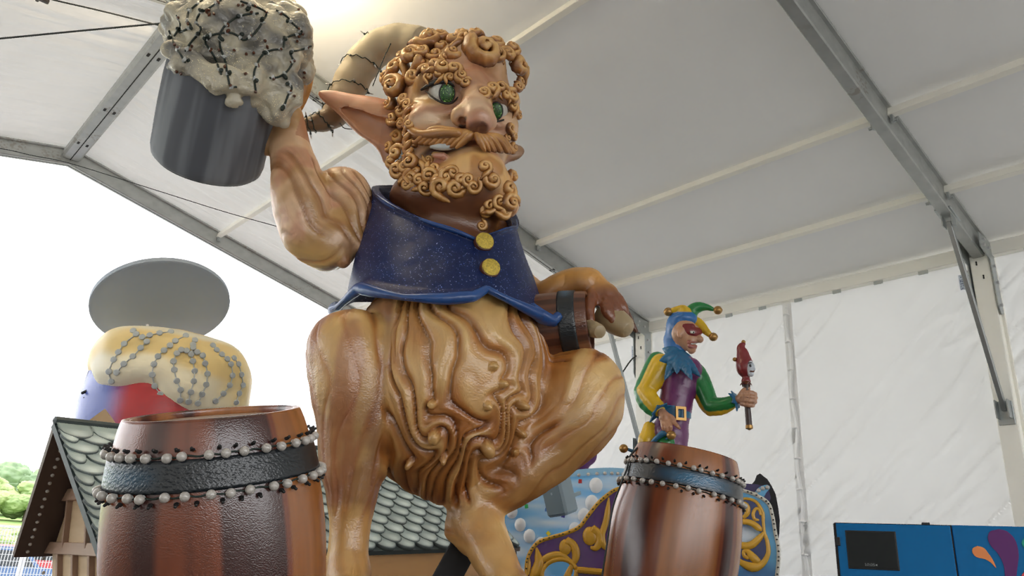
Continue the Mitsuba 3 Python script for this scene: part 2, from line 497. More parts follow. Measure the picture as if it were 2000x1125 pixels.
for X, s, nm in ((XW, -1, 'wall_right'), (XL, 1, 'wall_left')):
    for i in range(4):
        for h in range(2):
            y1 = FR[i] - 2.5 * h; y0 = y1 - 2.5
            if nm == 'wall_left' and i < 1: continue
            add(num(nm + '__panel'), wall_panel(X - s * 0.02, y0, y1, 31 + 2 * i + h, s) , 'wall_fabric', True, kind='structure')
        ym = FR[i] - 2.5
        pts = [(X + s * 0.035 + 0.006 * math.sin(q * 3.1), ym + 0.02 * math.sin(q * 1.3), ZE - 0.2 - q * 0.2) for q in range(27)]
        m = [tube(pts, 0.03, 8, 80, flat=0.6), box(0.012, 0.13, ZE - 0.1, (X + s * 0.012, ym, (ZE - 0.1) / 2))]
        for q in range(13):
            m.append(moved(trimesh.creation.torus(0.035, 0.01, 12, 6), axes_matrix((X + s * 0.05, ym, ZE - 0.3 - q * 0.4), (0, 0, 1))))
        if nm == 'wall_right' or i: add(num(nm + '__lacing'), cat_(m), 'lace_white', 40, kind='structure')
        # keder clips along the eave
        cl = [box(0.02, 0.11, 0.05, (X + s * 0.06, FR[i] - 0.5 - q * 0.55, ZE - 0.125)) for q in range(9)]
        if nm == 'wall_right': add(num('wall_right__eave_clip'), cat_(cl), 'galvanised', False, kind='stuff')
    for i in range(5):
        y = FR[i]
        key = add(num(nm + '__post'), cat_([box(0.13, 0.2, ZE - 0.1, (X + s * 0.09, y, (ZE - 0.1) / 2), 0.01), box(0.04, 0.26, ZE - 0.12, (X + s * 0.01, y, (ZE - 0.12) / 2), 0.006)]), 'aluminium_pale', False, kind='structure')
        add(key + '__slot', cat_([box(0.012, 0.014, 0.05, (X + s * 0.156, y + o, ZE - zz)) for o, zz in ((0.03, 0.2), (-0.02, 0.38))]), 'slot_black', False)
        # steel corner plates at the eave, one on each face of the post
        from shapely.geometry import Polygon
        pl = Polygon([(-0.05, -0.75), (0.08, -0.8), (0.13, -0.7), (0.13, -0.14), (0.42, -0.06), (0.42, 0.12), (0.1, 0.12), (-0.05, 0.1)])
        for w in (-1, 1):
            pm = extrude(pl, 0.012)
            M = np.eye(4); M[:3, 0] = (s, 0, 0); M[:3, 1] = (0, 0, 1); M[:3, 2] = (0, 1, 0); M[:3, 3] = (X + s * 0.05, y + w * 0.12 - 0.006, ZE - 0.06)
            pm.apply_transform(M); 
            kp = add(num(nm + '__corner_plate'), pm, 'galvanised', False, kind='structure')
            bl = [moved(trimesh.creation.cylinder(0.018, 0.03, sections=8), axes_matrix((X + s * (0.05 + a), y + w * 0.135, ZE - 0.06 + b), (0, 1, 0))) for a, b in ((0.05, -0.68), (0.04, -0.4), (0.06, -0.2), (0.16, 0.0), (0.3, 0.06), (0.34, -0.02))]
            add(kp + '__bolt', cat_(bl), 'bolt_steel', 30, kind='stuff')
        # diagonal strut from the post to the rafter
        if nm == 'wall_right':
            lo = np.array([X - 0.17, y, ZE - 1.95]); hi = np.array([X - 1.05, y, float(zroof(X - 1.05)) - 0.22])
            kb = add(num('wall_right__strut'), cat_([beam(lo, hi, 0.05, 0.065, up=(1, 0, 0.4), bev=0.004), ]), 'galvanised', False, kind='structure')
            add(kb + '__foot_bracket', cat_([box(0.02, 0.16, 0.26, (X - 0.16, y, ZE - 1.98), 0.003), box(0.16, 0.012, 0.2, (X - 0.2, y + 0.06, ZE - 1.95)), box(0.16, 0.012, 0.2, (X - 0.2, y - 0.06, ZE - 1.95))]), 'galvanised', False)
            add(kb + '__top_bracket', cat_([beam(hi + [0.16, 0, 0.035], hi + [-0.16, 0, 0.105], 0.17, 0.02), box(0.12, 0.012, 0.13, hi + [0, 0.05, 0.0]), box(0.12, 0.012, 0.13, hi + [0, -0.05, 0.0])]), 'galvanised', False)
# ---------------------------------------------------------------- the satyr
skin_bump = lambda p, n, uv: fbm(p.x * 120, p.y * 120, p.z * 120, 2)
def paint(name, rough=0.3, coat=1.0, scale=0.0022, fn=None, col=None):
    return bumped(name, col or VCOL, rough, fn or skin_bump, scale, clearcoat=coat, clearcoat_gloss=0.93, specular=0.7)


paint('paint_skin'); paint('paint_hair', 0.28, 1.0, 0.0025); paint('paint_fur', 0.42, 0.55, 0.004)
S = Frame(890, 5.6)
J = lambda u, v, z=0: S.P(u, v, z)
Rr = lambda u, v, z, r: S.r(u, v, z, r)


def sc(sk, pts, k=20, op=1, col=None, n=None, flat=None):
    """A chain through (u, v, z, r) rows."""
    P = [J(*q[:3]) for q in pts]; R = [Rr(*q) for q in pts]
    if len(P) == 1:
        sk.ball(P[0], R[0], k * S.px, op, col)
    else:
        sk.chain(P, R, k * S.px, op, col, n, flat)


def se(sk, u, v, z, rx, ry, rz, k=20, op=1, col=None, roll=0, yaw=0):
    q = Rr(u, v, z, 1.0)
    c, s = math.cos(math.radians(roll)), math.sin(math.radians(roll)); a, b = math.cos(math.radians(yaw)), math.sin(math.radians(yaw))
    rot = np.array([[a, 0, b], [0, 1, 0], [-b, 0, a]]) @ np.array([[c, s, 0], [-s, c, 0], [0, 0, 1]])
    sk.ell(J(u, v, z), (rx * q, ry * q, rz * q), k * S.px, op, col, rot)


CREAM, TAN, ORANGE, RUST, BROWN, DARK = (0.70, 0.45, 0.17), (0.52, 0.28, 0.09), (0.40, 0.15, 0.032), (0.17, 0.048, 0.013), (0.17, 0.055, 0.018), (0.06, 0.02, 0.008)
SKIN, PINK = (0.72, 0.46, 0.27), (0.52, 0.20, 0.12)
b = Sculpt()
# trunk and belly
sc(b, [(880, 420, -30, 80), (880, 560, -20, 120)], 40)
se(b, 880, 735, 22, 202, 225, 195, 20)
sc(b, [(888, 800, 20, 150), (880, 900, 25, 74)], 50)
for u, v, r in ((800, 940, 12), (848, 956, 10), (905, 958, 14), (955, 945, 12), (870, 950, 22)):
    sc(b, [(u, v - 45, 25, 28), (u + 3, v, 30, r)], 14)
# the leg with the raised knee at the front and the shin straight down
sc(b, [(790, 800, -30, 88), (728, 705, 85, 80), (684, 681, 130, 80)], 7, n=7)
sc(b, [(682, 684, 130, 80), (692, 745, 122, 80), (700, 810, 108, 74), (698, 870, 95, 62), (692, 940, 85, 49), (686, 1000, 80, 37), (681, 1060, 80, 34), (678, 1120, 84, 38)], 12, n=24)
se(b, 712, 800, 95, 56, 75, 60, 20); se(b, 665, 880, 100, 30, 60, 40, 24)
sc(b, [(678, 1120, 84, 38), (668, 1190, 64, 40)], 18)
sc(b, [(680, 1130, 100, 34), (684, 1185, 150, 34), (690, 1212, 205, 24)], 20)
for i, du in enumerate((-32, -14, 3, 19, 33)):
    sc(b, [(687 + du * .7, 1195, 190, 13), (690 + du, 1222, 222, 12 - (i > 2) * 2)], 8)
# the bent leg on the other side, folded, its heel raised
sc(b, [(955, 850, -60, 92), (1060, 795, -5, 86), (1128, 762, 50, 80)], 5, n=7)
sc(b, [(1130, 764, 50, 80), (1112, 810, 48, 84), (1068, 865, 40, 76), (1010, 920, 52, 58), (955, 965, 45, 42), (928, 985, 45, 37)], 16, n=18)
sc(b, [(928, 985, 45, 36), (935, 1025, 55, 40), (958, 1075, 85, 38), (985, 1130, 120, 30), (1000, 1160, 150, 26)], 18, n=10)
sc(b, [(905, 1000, 30, 26), (896, 1030, 28, 20), (918, 1055, 40, 26)], 22)
for i, (du, dv) in enumerate(((-34, 8), (-15, 14), (3, 14), (20, 8), (34, 0))):
    sc(b, [(993 + du * .6, 1145 + dv * .4, 150, 15), (1006 + du, 1178 + dv, 170, 12)], 8)
# the arm that lifts the mug
se(b, 676, 408, -5, 56, 84, 62, 20, roll=-8)
se(b, 650, 380, 5, 42, 48, 48, 22)
sc(b, [(690, 440, 0, 52), (640, 472, 25, 50), (598, 458, 42, 44)], 22)
sc(b, [(598, 462, 42, 40), (590, 405, 46, 50), (578, 345, 48, 44), (566, 285, 44, 35), (560, 240, 40, 31)], 14, n=12)
for u, v, u2, v2, r in ((600, 470, 592, 494, 9), (620, 480, 606, 497, 8), (660, 480, 672, 511, 11), (585, 440, 565, 462, 6), (690, 470, 706, 482, 9), (575, 420, 553, 430, 5), (640, 485, 626, 488, 8)):
    sc(b, [(u, v, 30, 22), (u2, v2, 34, r)], 12)
sc(b, [(560, 240, 40, 31), (552, 222, 38, 33), (556, 190, 32, 24)], 14)        # palm
# fingers closed around the handle
for i, v in enumerate((168, 196, 224, 251)):
    sc(b, [(566, v + 6, 14, 15), (548, v + 2, -8, 15), (526, v + 8, -2, 14), (522, v + 14, 22, 12)], 5, n=9)
sc(b, [(552, 250, 50, 18), (532, 274, 48, 17), (522, 290, 40, 14)], 8, n=6)          # thumb
# the arm over the keg
sc(b, [(968, 462, -70, 40), (990, 545, -100, 42), (1052, 594, -40, 35), (1110, 566, 0, 31), (1150, 552, 25, 27)], 16, n=16)
se(b, 1152, 556, 30, 28, 26, 26, 12)
sc(b, [(1152, 558, 32, 27), (1178, 580, 40, 24), (1196, 594, 42, 18)], 14)
for pts in ([(1160, 575, 52, 15), (1150, 600, 72, 13), (1153, 628, 78, 10), (1162, 640, 76, 7)],
            [(1178, 585, 56, 12), (1184, 606, 74, 11), (1194, 622, 78, 8), (1202, 632, 74, 6)],
            [(1190, 588, 50, 11), (1199, 602, 66, 10), (1207, 615, 68, 8), (1212, 626, 64, 6)],
            [(1200, 590, 42, 10), (1211, 600, 52, 9), (1217, 610, 52, 7), (1220, 620, 48, 5)]):
    sc(b, pts, 5, n=8)
# neck and head
sc(b, [(885, 440, -20, 78), (890, 330, 10, 88)], 30)
se(b, 892, 225, 5, 112, 148, 108, 20)
se(b, 910, 250, 25, 92, 112, 98, 25, yaw=18)
se(b, 925, 125, 60, 62, 44, 55, 25)                       # forehead
sc(b, [(925, 335, 90, 52), (940, 340, 95, 50)], 30)           # chin
se(b, 905, 385, 50, 92, 52, 72, 30); se(b, 846, 388, 10, 84, 50, 72, 30)                       # beard mass
sc(b, [(975, 375, 70, 30), (990, 402, 72, 24)], 24)
sc(b, [(925, 425, 45, 30), (935, 446, 48, 12)], 20)
# brow, sockets, cheeks, nose
sc(b, [(828, 158, 100, 16), (868, 150, 120, 18), (905, 165, 130, 16)], 18, n=8)
sc(b, [(948, 186, 118, 14), (975, 188, 105, 16), (1000, 200, 85, 14)], 18, n=8)
sc(b, [(866, 186, 150, 30)], 16, op=-1); sc(b, [(970, 219, 128, 22)], 14, op=-1)
se(b, 838, 236, 92, 42, 32, 36, 22, roll=-14); se(b, 986, 250, 62, 26, 30, 34, 20)
sc(b, [(925, 150, 105, 20), (930, 185, 128, 22), (934, 212, 150, 27)], 16, n=6)
sc(b, [(928, 212, 150, 29), (936, 232, 158, 31)], 10)
sc(b, [(903, 227, 142, 23)], 10); sc(b, [(954, 238, 140, 17)], 10)
sc(b, [(901, 240, 160, 9), (905, 234, 140, 8)], 6, op=-1); sc(b, [(943, 256, 168, 7)], 6, op=-1)
for q in ([(806, 212, 88, 6), (835, 219, 110, 7), (868, 223, 122, 7), (893, 212, 126, 6)], [(804, 227, 88, 5), (828, 236, 108, 7), (852, 240, 118, 5)],
          [(812, 200, 90, 5), (840, 208, 110, 6), (868, 211, 122, 6), (890, 201, 125, 4)], [(955, 238, 112, 4), (972, 244, 104, 5), (988, 242, 88, 4)]):
    sc(b, q, 6, n=10)
# mouth
sc(b, [(838, 293, 118, 8), (862, 291, 130, 12), (890, 287, 138, 9), (915, 288, 140, 5)], 8, op=-1, n=8)
sc(b, [(848, 302, 104, 6), (866, 304, 113, 6)], 10)
# the ear: a long leaf with a hollow
zf = np.array([0.15, 0.1, 1.0])
sc(b, [(775, 245, -8, 46), (740, 236, -4, 42), (700, 216, 0, 27), (660, 197, 4, 12), (628, 183, 8, 3)], 10, n=14, flat=(zf, 0.45))
sc(b, [(760, 280, -8, 24), (756, 312, -6, 10)], 14, flat=(zf, 0.6))
sc(b, [(768, 262, 19, 30), (735, 253, 17, 27), (702, 230, 13, 16), (668, 207, 8, 6)], 4, op=-1, n=10, flat=(zf, 0.5))
sc(b, [(985, 300, 0, 18), (1002, 297, 0, 9), (1016, 294, 0, 3)], 10, n=6, flat=(zf, 0.5))
body = b.mesh(0.0115)
V = np.asarray(body.vertices); N0 = vnormals(body)
print('satyr', len(V), len(body.faces))

def surf(mesh, u, v, back=0.0):
    """Where the sight line of a pixel meets a mesh."""
    d = ray(u, v); d = d / np.linalg.norm(d)
    loc, _, _ = mesh.ray.intersects_location([CAM], [d], multiple_hits=True)
    if not len(loc): return None
    t = ((loc - CAM) @ d); i = t.argmin()
    return loc[i] - d * back


raw = trimesh.Trimesh(S.world(V), body.faces, process=False)
# painted and carved fur: lens-shaped locks between winding grooves
ux = lambda u, v: J(u, v)[:2]
q = S.px


def locks(a, l, seed, freq, warp=1.0):
    """Hair locks: 0 in the grooves, 1 on the ridges, running along l and lying side by side along a (metres)."""
    P = np.stack([a, l, a * 0], 1)
    w1 = meshkit.fbm(P * np.array([1.6, 2.1, 1]) + 3.1, 2, seed) - 0.5
    w2 = meshkit.fbm(P * np.array([4.0, 3.2, 1]) + 8.7, 2, seed + 1) - 0.5
    ph = freq * a + warp * (4.4 * w1 + 1.5 * w2)
    s1 = np.maximum((np.sqrt(np.sin(np.pi * ph) ** 2 + 0.012) - 0.109) / 0.9, 0)
    n = meshkit.noise(np.stack([ph * 0.55 + 5, l * 1.9 + 0.6 * np.floor(ph), np.floor(ph) * 7.3], 1), seed + 5)
    end = sstep(0.0, 0.24, np.abs(n - 0.5))
    fine = np.abs(np.sin(np.pi * (ph * 2.5 + 1.6 * (meshkit.fbm(P * np.array([3, 2.0, 1]), 2, seed + 7) - 0.5))))
    return np.clip(s1 ** 0.8 * (0.35 + 0.65 * end) * (0.72 + 0.28 * fine), 0, 1)


def region(u, v, ru, rv, soft=0.25, z=60):
    c = J(u, v, z); k = Rr(u, v, z, 1)
    d = np.sqrt(((V[:, 0] - c[0]) / (ru * k)) ** 2 + ((V[:, 1] - c[1]) / (rv * k)) ** 2)
    return sstep(1 + soft, 1 - soft, d)


Y = lambda v, u=880: J(u, v)[1]
below = sstep(Y(500), Y(540), V[:, 1])
leg_l = sstep(J(775, 800)[0], J(755, 800)[0], V[:, 0]) * below
knee_dir = J(930, 990)[:2] - J(1140, 750)[:2]
dd = knee_dir / np.linalg.norm(knee_dir)
perp = (V[:, 0] - J(1050, 870)[0]) * -dd[1] + (V[:, 1] - J(1050, 870)[1]) * dd[0]
belly_d = np.sqrt(((V[:, 0] - J(884, 740)[0]) / (205 * q)) ** 2 + ((V[:, 1] - J(884, 740)[1]) / (235 * q)) ** 2)
belly = sstep(1.06, 0.93, belly_d) * sstep(J(880, 740, -40)[2], J(880, 740, 60)[2], V[:, 2]) * (1 - leg_l)
low = np.sqrt(((V[:, 0] - J(872, 900)[0]) / (90 * q)) ** 2 + ((V[:, 1] - J(872, 900)[1]) / (70 * q)) ** 2)
belly = np.maximum(belly, sstep(1.15, 0.9, low))
leg_r = below * (1 - leg_l) * (1 - belly)
foot = np.maximum(sstep(Y(985, 690), Y(1030, 690), V[:, 1]) * leg_l, region(950, 1060, 75, 75) * leg_r)
arm = (1 - below) * sstep(J(742, 450)[0], J(725, 450)[0], V[:, 0]) * sstep(Y(320, 620), Y(350, 620), V[:, 1])
cb = J(884, 740, 5)
XY = V[:, :2].copy(); bump = np.zeros(len(V))
for (u, v, r, sg) in ((843, 790, 16, 1), (848, 853, 40, -1), (952, 793, 26, -1), (1020, 792, 30, 1), (952, 876, 42, 1), (866, 897, 22, 1), (963, 716, 16, 1), (982, 750, 16, -1), (1018, 846, 14, 1), (1006, 884, 24, -1), (800, 905, 22, 1)):
    hit = surf(raw, u, v); c = (hit - S.O) @ S.M; R_k = Rr(u, v, c[2] / S.px, r)
    d2 = XY - c[:2]; rr = np.hypot(d2[:, 0], d2[:, 1]) / R_k
    w_ = np.exp(-rr ** 2 * 1.1) * (V[:, 2] > 0); th = sg * (2.0 if r > 25 else 0.8) * w_
    ct, st_ = np.cos(th), np.sin(th)
    XY = c[:2] + np.stack([d2[:, 0] * ct - d2[:, 1] * st_, d2[:, 0] * st_ + d2[:, 1] * ct], 1)
    rb = np.hypot(V[:, 0] - c[0], V[:, 1] - c[1]) / (R_k * (0.30 if r > 20 else 0.55))
    bump = np.maximum(bump, np.sqrt(np.clip(1 - rb ** 2, 0, 1)) * (V[:, 2] > 0) * (0.55 + 0.02 * r))
ab = np.arctan2(XY[:, 0] - cb[0], np.maximum(V[:, 2] - cb[2], -0.2) + 0.25) * 0.95
h1 = locks(ab, XY[:, 1], 3, 7.6, 1.45)
cl = J(692, 760, 90)
al = np.arctan2(V[:, 0] - cl[0], V[:, 2] - cl[2] + 0.05) * 0.36
h2 = locks(al, V[:, 1] * 0.7, 21, 6.5, 0.55)
pr = (V[:, 0] - J(1050, 870)[0]) * -dd[1] + (V[:, 1] - J(1050, 870)[1]) * dd[0]
al3 = (V[:, 0] - J(1050, 870)[0]) * dd[0] + (V[:, 1] - J(1050, 870)[1]) * dd[1]
h3 = locks(pr * 0.9 - V[:, 2] * 0.5, al3, 33, 6.0, 0.8)
h4 = locks((V[:, 0] * 0.75 + V[:, 1] * 0.55 - V[:, 2] * 0.5), (V[:, 1] * 0.75 - V[:, 0] * 0.6), 45, 7.5, 0.9)
lock = h1 * belly + h2 * leg_l + h3 * leg_r + h4 * arm + (1 - belly - leg_l - leg_r - arm).clip(0)
amp = (0.062 * belly + 0.011 * leg_l * (1 - foot) + 0.015 * leg_r * (1 - foot) + 0.019 * arm)
muscle = (meshkit.fbm(np.stack([al * 7.0, V[:, 1] * 1.3, V[:, 2] * 0], 1), 2, 61) - 0.5) * 0.06 * leg_l * (1 - foot) + (meshkit.fbm(np.stack([pr * 4.0, al3 * 1.5, V[:, 2] * 1.5], 1), 2, 62) - 0.5) * 0.10 * leg_r * (1 - foot)
lock = np.maximum(lock, np.clip(bump * 1.4, 0, 1) * belly)
h = (np.sqrt(lock) - 0.7) * amp + bump * 0.035 * belly + muscle
# skin creases
h += (meshkit.fbm(V * 9, 3, 70) - 0.5) * 0.012 * (0.4 + 0.6 * (1 - belly))
body.vertices = V + N0 * h[:, None]
# paint
def blend(c, col, w):
    return c * (1 - w[:, None]) + np.asarray(col) * w[:, None]
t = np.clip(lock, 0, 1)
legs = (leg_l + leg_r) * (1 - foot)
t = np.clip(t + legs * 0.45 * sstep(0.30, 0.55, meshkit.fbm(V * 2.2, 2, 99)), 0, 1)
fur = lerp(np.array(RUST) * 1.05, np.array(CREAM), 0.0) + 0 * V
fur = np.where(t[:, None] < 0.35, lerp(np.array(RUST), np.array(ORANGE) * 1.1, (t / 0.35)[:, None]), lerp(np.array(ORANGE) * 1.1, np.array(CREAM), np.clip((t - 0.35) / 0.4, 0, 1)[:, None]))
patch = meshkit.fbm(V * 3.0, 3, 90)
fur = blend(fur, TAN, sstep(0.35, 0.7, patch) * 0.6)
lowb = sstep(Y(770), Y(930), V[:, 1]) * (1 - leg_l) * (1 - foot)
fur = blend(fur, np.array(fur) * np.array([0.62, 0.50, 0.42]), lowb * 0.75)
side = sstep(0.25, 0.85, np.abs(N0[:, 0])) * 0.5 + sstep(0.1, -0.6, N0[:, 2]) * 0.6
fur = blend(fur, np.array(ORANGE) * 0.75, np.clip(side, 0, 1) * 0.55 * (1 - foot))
bl = leg_l * (1 - foot) * sstep(J(690, 700, 120)[1], J(690, 860, 100)[1], V[:, 1]) * sstep(0.30, 0.6, patch + 0.1)
fur = blend(fur, np.array((0.20, 0.075, 0.03)), bl * 0.72)
fur = blend(fur, np.array((0.34, 0.12, 0.06)), leg_l * (1 - foot) * sstep(0.40, 0.62, meshkit.fbm(np.stack([al * 9, V[:, 1] * 1.8, V[:, 1] * 0], 1), 2, 77)) * 0.6)
gap = sstep(1.02, 1.12, belly_d) * (1 - leg_l) * (1 - leg_r) + leg_l * sstep(J(742, 780)[0], J(775, 780)[0], V[:, 0]) * 0.8
fur = blend(fur, BROWN, np.clip(gap, 0, 1) * 0.8)
fur = blend(fur, lerp(np.array(TAN), np.array(CREAM), sstep(0.4, 0.65, patch)[:, None]), foot * 0.8)
rl = leg_r * (1 - foot) * sstep(Y(760, 1000), Y(900, 1000), V[:, 1]); fur = blend(fur, np.array(ORANGE) * 0.6, rl * 0.5)
skin = lerp(np.array(SKIN), np.array(TAN) * 0.9, sstep(0.4, 0.7, meshkit.fbm(V * 5, 3, 91))[:, None])
skin = blend(skin, PINK, sstep(0.52, 0.72, meshkit.fbm(V * 6 + 7, 3, 92)) * 0.55)
skin = blend(skin, np.array(ORANGE) * 0.7, arm * sstep(0.4, 0.1, lock) * 0.7)
col = blend(skin, (0, 0, 0), np.zeros(len(V)))
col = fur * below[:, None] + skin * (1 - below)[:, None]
# the arm over the keg is painted orange brown, darker on the fingers
ra = sstep(J(1000, 560)[0], J(1040, 560)[0], V[:, 0]) * sstep(J(1160, 662, 76)[1], J(1160, 652, 76)[1], V[:, 1]) * sstep(Y(500, 1150), Y(520, 1150), V[:, 1])
rc = lerp(np.array((0.62, 0.30, 0.07)), np.array((0.20, 0.06, 0.02)), sstep(Y(555, 1150), Y(600, 1180), V[:, 1])[:, None])
col = col * (1 - ra[:, None]) + rc * ra[:, None]
# face paint
hd = (V[:, 1] > Y(505)) * (V[:, 0] > J(745, 250)[0]) * ((V[:, 0] < J(1000, 440, -70)[0]) | (V[:, 1] > J(1000, 405, -70)[1])) * 1.0
face = hd * sstep(0.0, 0.35, V[:, 2])
hair_zone = hd * np.clip(sstep(J(815, 250)[0], J(790, 250)[0], V[:, 0]) + sstep(J(900, 312, 110)[1], J(900, 325, 110)[1], V[:, 1]) + sstep(J(900, 105, 60)[1], J(900, 85, 60)[1], V[:, 1]) + sstep(0.12, -0.05, V[:, 2]), 0, 1)
def dab(u, v, ru, rv, colr, w, soft=0.5, z=None):
    global col
    hit = surf(raw, u, v) if z is None else None
    if hit is not None: z = ((hit - S.O) @ S.M)[2] / S.px
    if z is None: z = 100
    col = blend(col, colr, region(u, v, ru, rv, soft=soft, z=z) * face * w)
col = blend(col, lerp(np.array((0.42, 0.17, 0.05)), np.array((0.13, 0.04, 0.015)), sstep(0.35, 0.6, patch)[:, None]), hair_zone * 0.95)
dab(925, 140, 60, 55, (0.46, 0.20, 0.11), 0.7)
dab(838, 232, 45, 28, (0.80, 0.58, 0.38), 0.9); dab(985, 250, 25, 25, (0.78, 0.52, 0.33), 0.8)
dab(868, 214, 46, 10, (0.36, 0.13, 0.07), 0.75); dab(815, 214, 18, 18, (0.40, 0.15, 0.08), 0.6); dab(972, 242, 24, 8, (0.40, 0.15, 0.08), 0.6)
dab(866, 168, 52, 18, (0.12, 0.04, 0.02), 0.75); dab(968, 200, 32, 14, (0.12, 0.04, 0.02), 0.75)
dab(893, 200, 12, 22, (0.25, 0.09, 0.05), 0.7)
dab(930, 205, 20, 18, (0.66, 0.45, 0.30), 0.8); dab(936, 236, 26, 22, (0.55, 0.22, 0.12), 0.8); dab(946, 228, 12, 9, (0.70, 0.40, 0.27), 0.8)
dab(902, 226, 16, 16, (0.62, 0.36, 0.24), 0.7); dab(903, 239, 8, 7, (0.03, 0.01, 0.008), 1.0, 0.3, z=158); dab(943, 255, 9, 6, (0.05, 0.02, 0.01), 0.9, 0.3, z=158)
dab(930, 262, 36, 9, (0.14, 0.045, 0.02), 0.85)
dab(872, 292, 52, 11, (0.07, 0.02, 0.015), 0.95, 0.3); dab(860, 305, 18, 7, (0.60, 0.27, 0.20), 0.9)
zc_ = ((surf(raw, 925, 325) - S.O) @ S.M)[2] / S.px
chin = region(930, 340, 84, 56, soft=0.3, z=zc_) * face * sstep(J(925, 290, zc_)[1], J(925, 298, zc_)[1], V[:, 1]) * sstep(-0.75, -0.2, N0[:, 1])
col = blend(col, lerp(np.array((0.80, 0.47, 0.17)), np.array((0.55, 0.25, 0.065)), sstep(0.45, 0.62, meshkit.fbm(V * 7, 2, 95))[:, None]), chin)
# the ear: pink rim, browner hollow
ear = (V[:, 0] < J(775, 250)[0]) * (V[:, 1] > Y(318, 760)) * (V[:, 0] > J(612, 182)[0]) * (V[:, 1] < Y(170, 700)) * (V[:, 0] > J(600, 200)[0] + 0 * V[:, 1])
ear = ear * (1 - arm)
hollow = np.clip(1 - np.abs(N0[:, 2] - 1) * 1.5, 0, 1)
col = blend(col, (0.50, 0.23, 0.12), ear * 0.9)
col = blend(col, (0.62, 0.29, 0.19), ear * sstep(Y(212, 700), Y(200, 700), V[:, 1]) * 0.8)
col = np.clip(col * (0.92 + 0.16 * meshkit.fbm(V * 14, 2, 97))[:, None], 0.005, 0.95)
tag('satyr_statue', 'giant painted satyr statue with curly horns and blue glitter vest, raising a mug', 'statue')
body.vertices = S.world(body.vertices)
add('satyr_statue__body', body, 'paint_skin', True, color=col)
# ---------------------------------------------------------------- the satyr's hair, eyes, horns and clothes
HL, HM, HD = np.array((0.80, 0.48, 0.17)), np.array((0.46, 0.19, 0.042)), np.array((0.075, 0.02, 0.006))
head_m = body


def curl_mesh(c, R, nrm, th0=0.0, sg=1, turns=1.45, tail=0.9, wide=0.62, lift=0.55):
    """A rolled lock: a ribbon wound into a raised spiral with a loose tail. Figure-frame metres; returns mesh and colours."""
    nrm = np.asarray(nrm, float); nrm /= np.linalg.norm(nrm)
    e1 = np.cross([0.1, 1, 0.2], nrm); e1 /= np.linalg.norm(e1); e2 = np.cross(nrm, e1)
    s = np.linspace(0, 1, 34)
    ang = th0 + sg * 2 * np.pi * turns * s
    rho = R * 0.74 * (1 - s) ** 0.85
    P = c + rho[:, None] * (np.cos(ang)[:, None] * e1 + np.sin(ang)[:, None] * e2) + (R * lift * s ** 1.3)[:, None] * nrm
    rad = R * wide * (0.62 - 0.32 * s)
    t0 = P[0] - P[1]; t0 /= np.linalg.norm(t0)
    k = 6; q = np.linspace(1, 1 / k, k)[:, None]
    tl = P[0] + t0 * q * R * tail + nrm * (-(q ** 2) * R * 0.3) + e1 * (q ** 2) * R * 0.25 * math.sin(th0 * 3)
    P = np.vstack([tl, P]); rad = np.concatenate([np.linspace(0.25, 0.95, k) * rad[0], rad])
    m = tube(P, rad, 10, 60, flat=0.66, up=nrm)
    V = np.asarray(m.vertices); n = vnormals(m)
    V = V + n * ((meshkit.fbm(V * 26, 2, int(th0 * 10)) - 0.5) * R * 0.22)[:, None]; m.vertices = V; n = vnormals(m)
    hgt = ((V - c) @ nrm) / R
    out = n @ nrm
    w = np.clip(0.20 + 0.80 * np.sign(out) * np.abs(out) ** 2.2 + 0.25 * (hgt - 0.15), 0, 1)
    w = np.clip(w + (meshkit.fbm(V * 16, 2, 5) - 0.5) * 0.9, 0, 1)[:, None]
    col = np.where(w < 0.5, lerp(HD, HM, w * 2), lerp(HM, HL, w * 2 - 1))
    return m, col


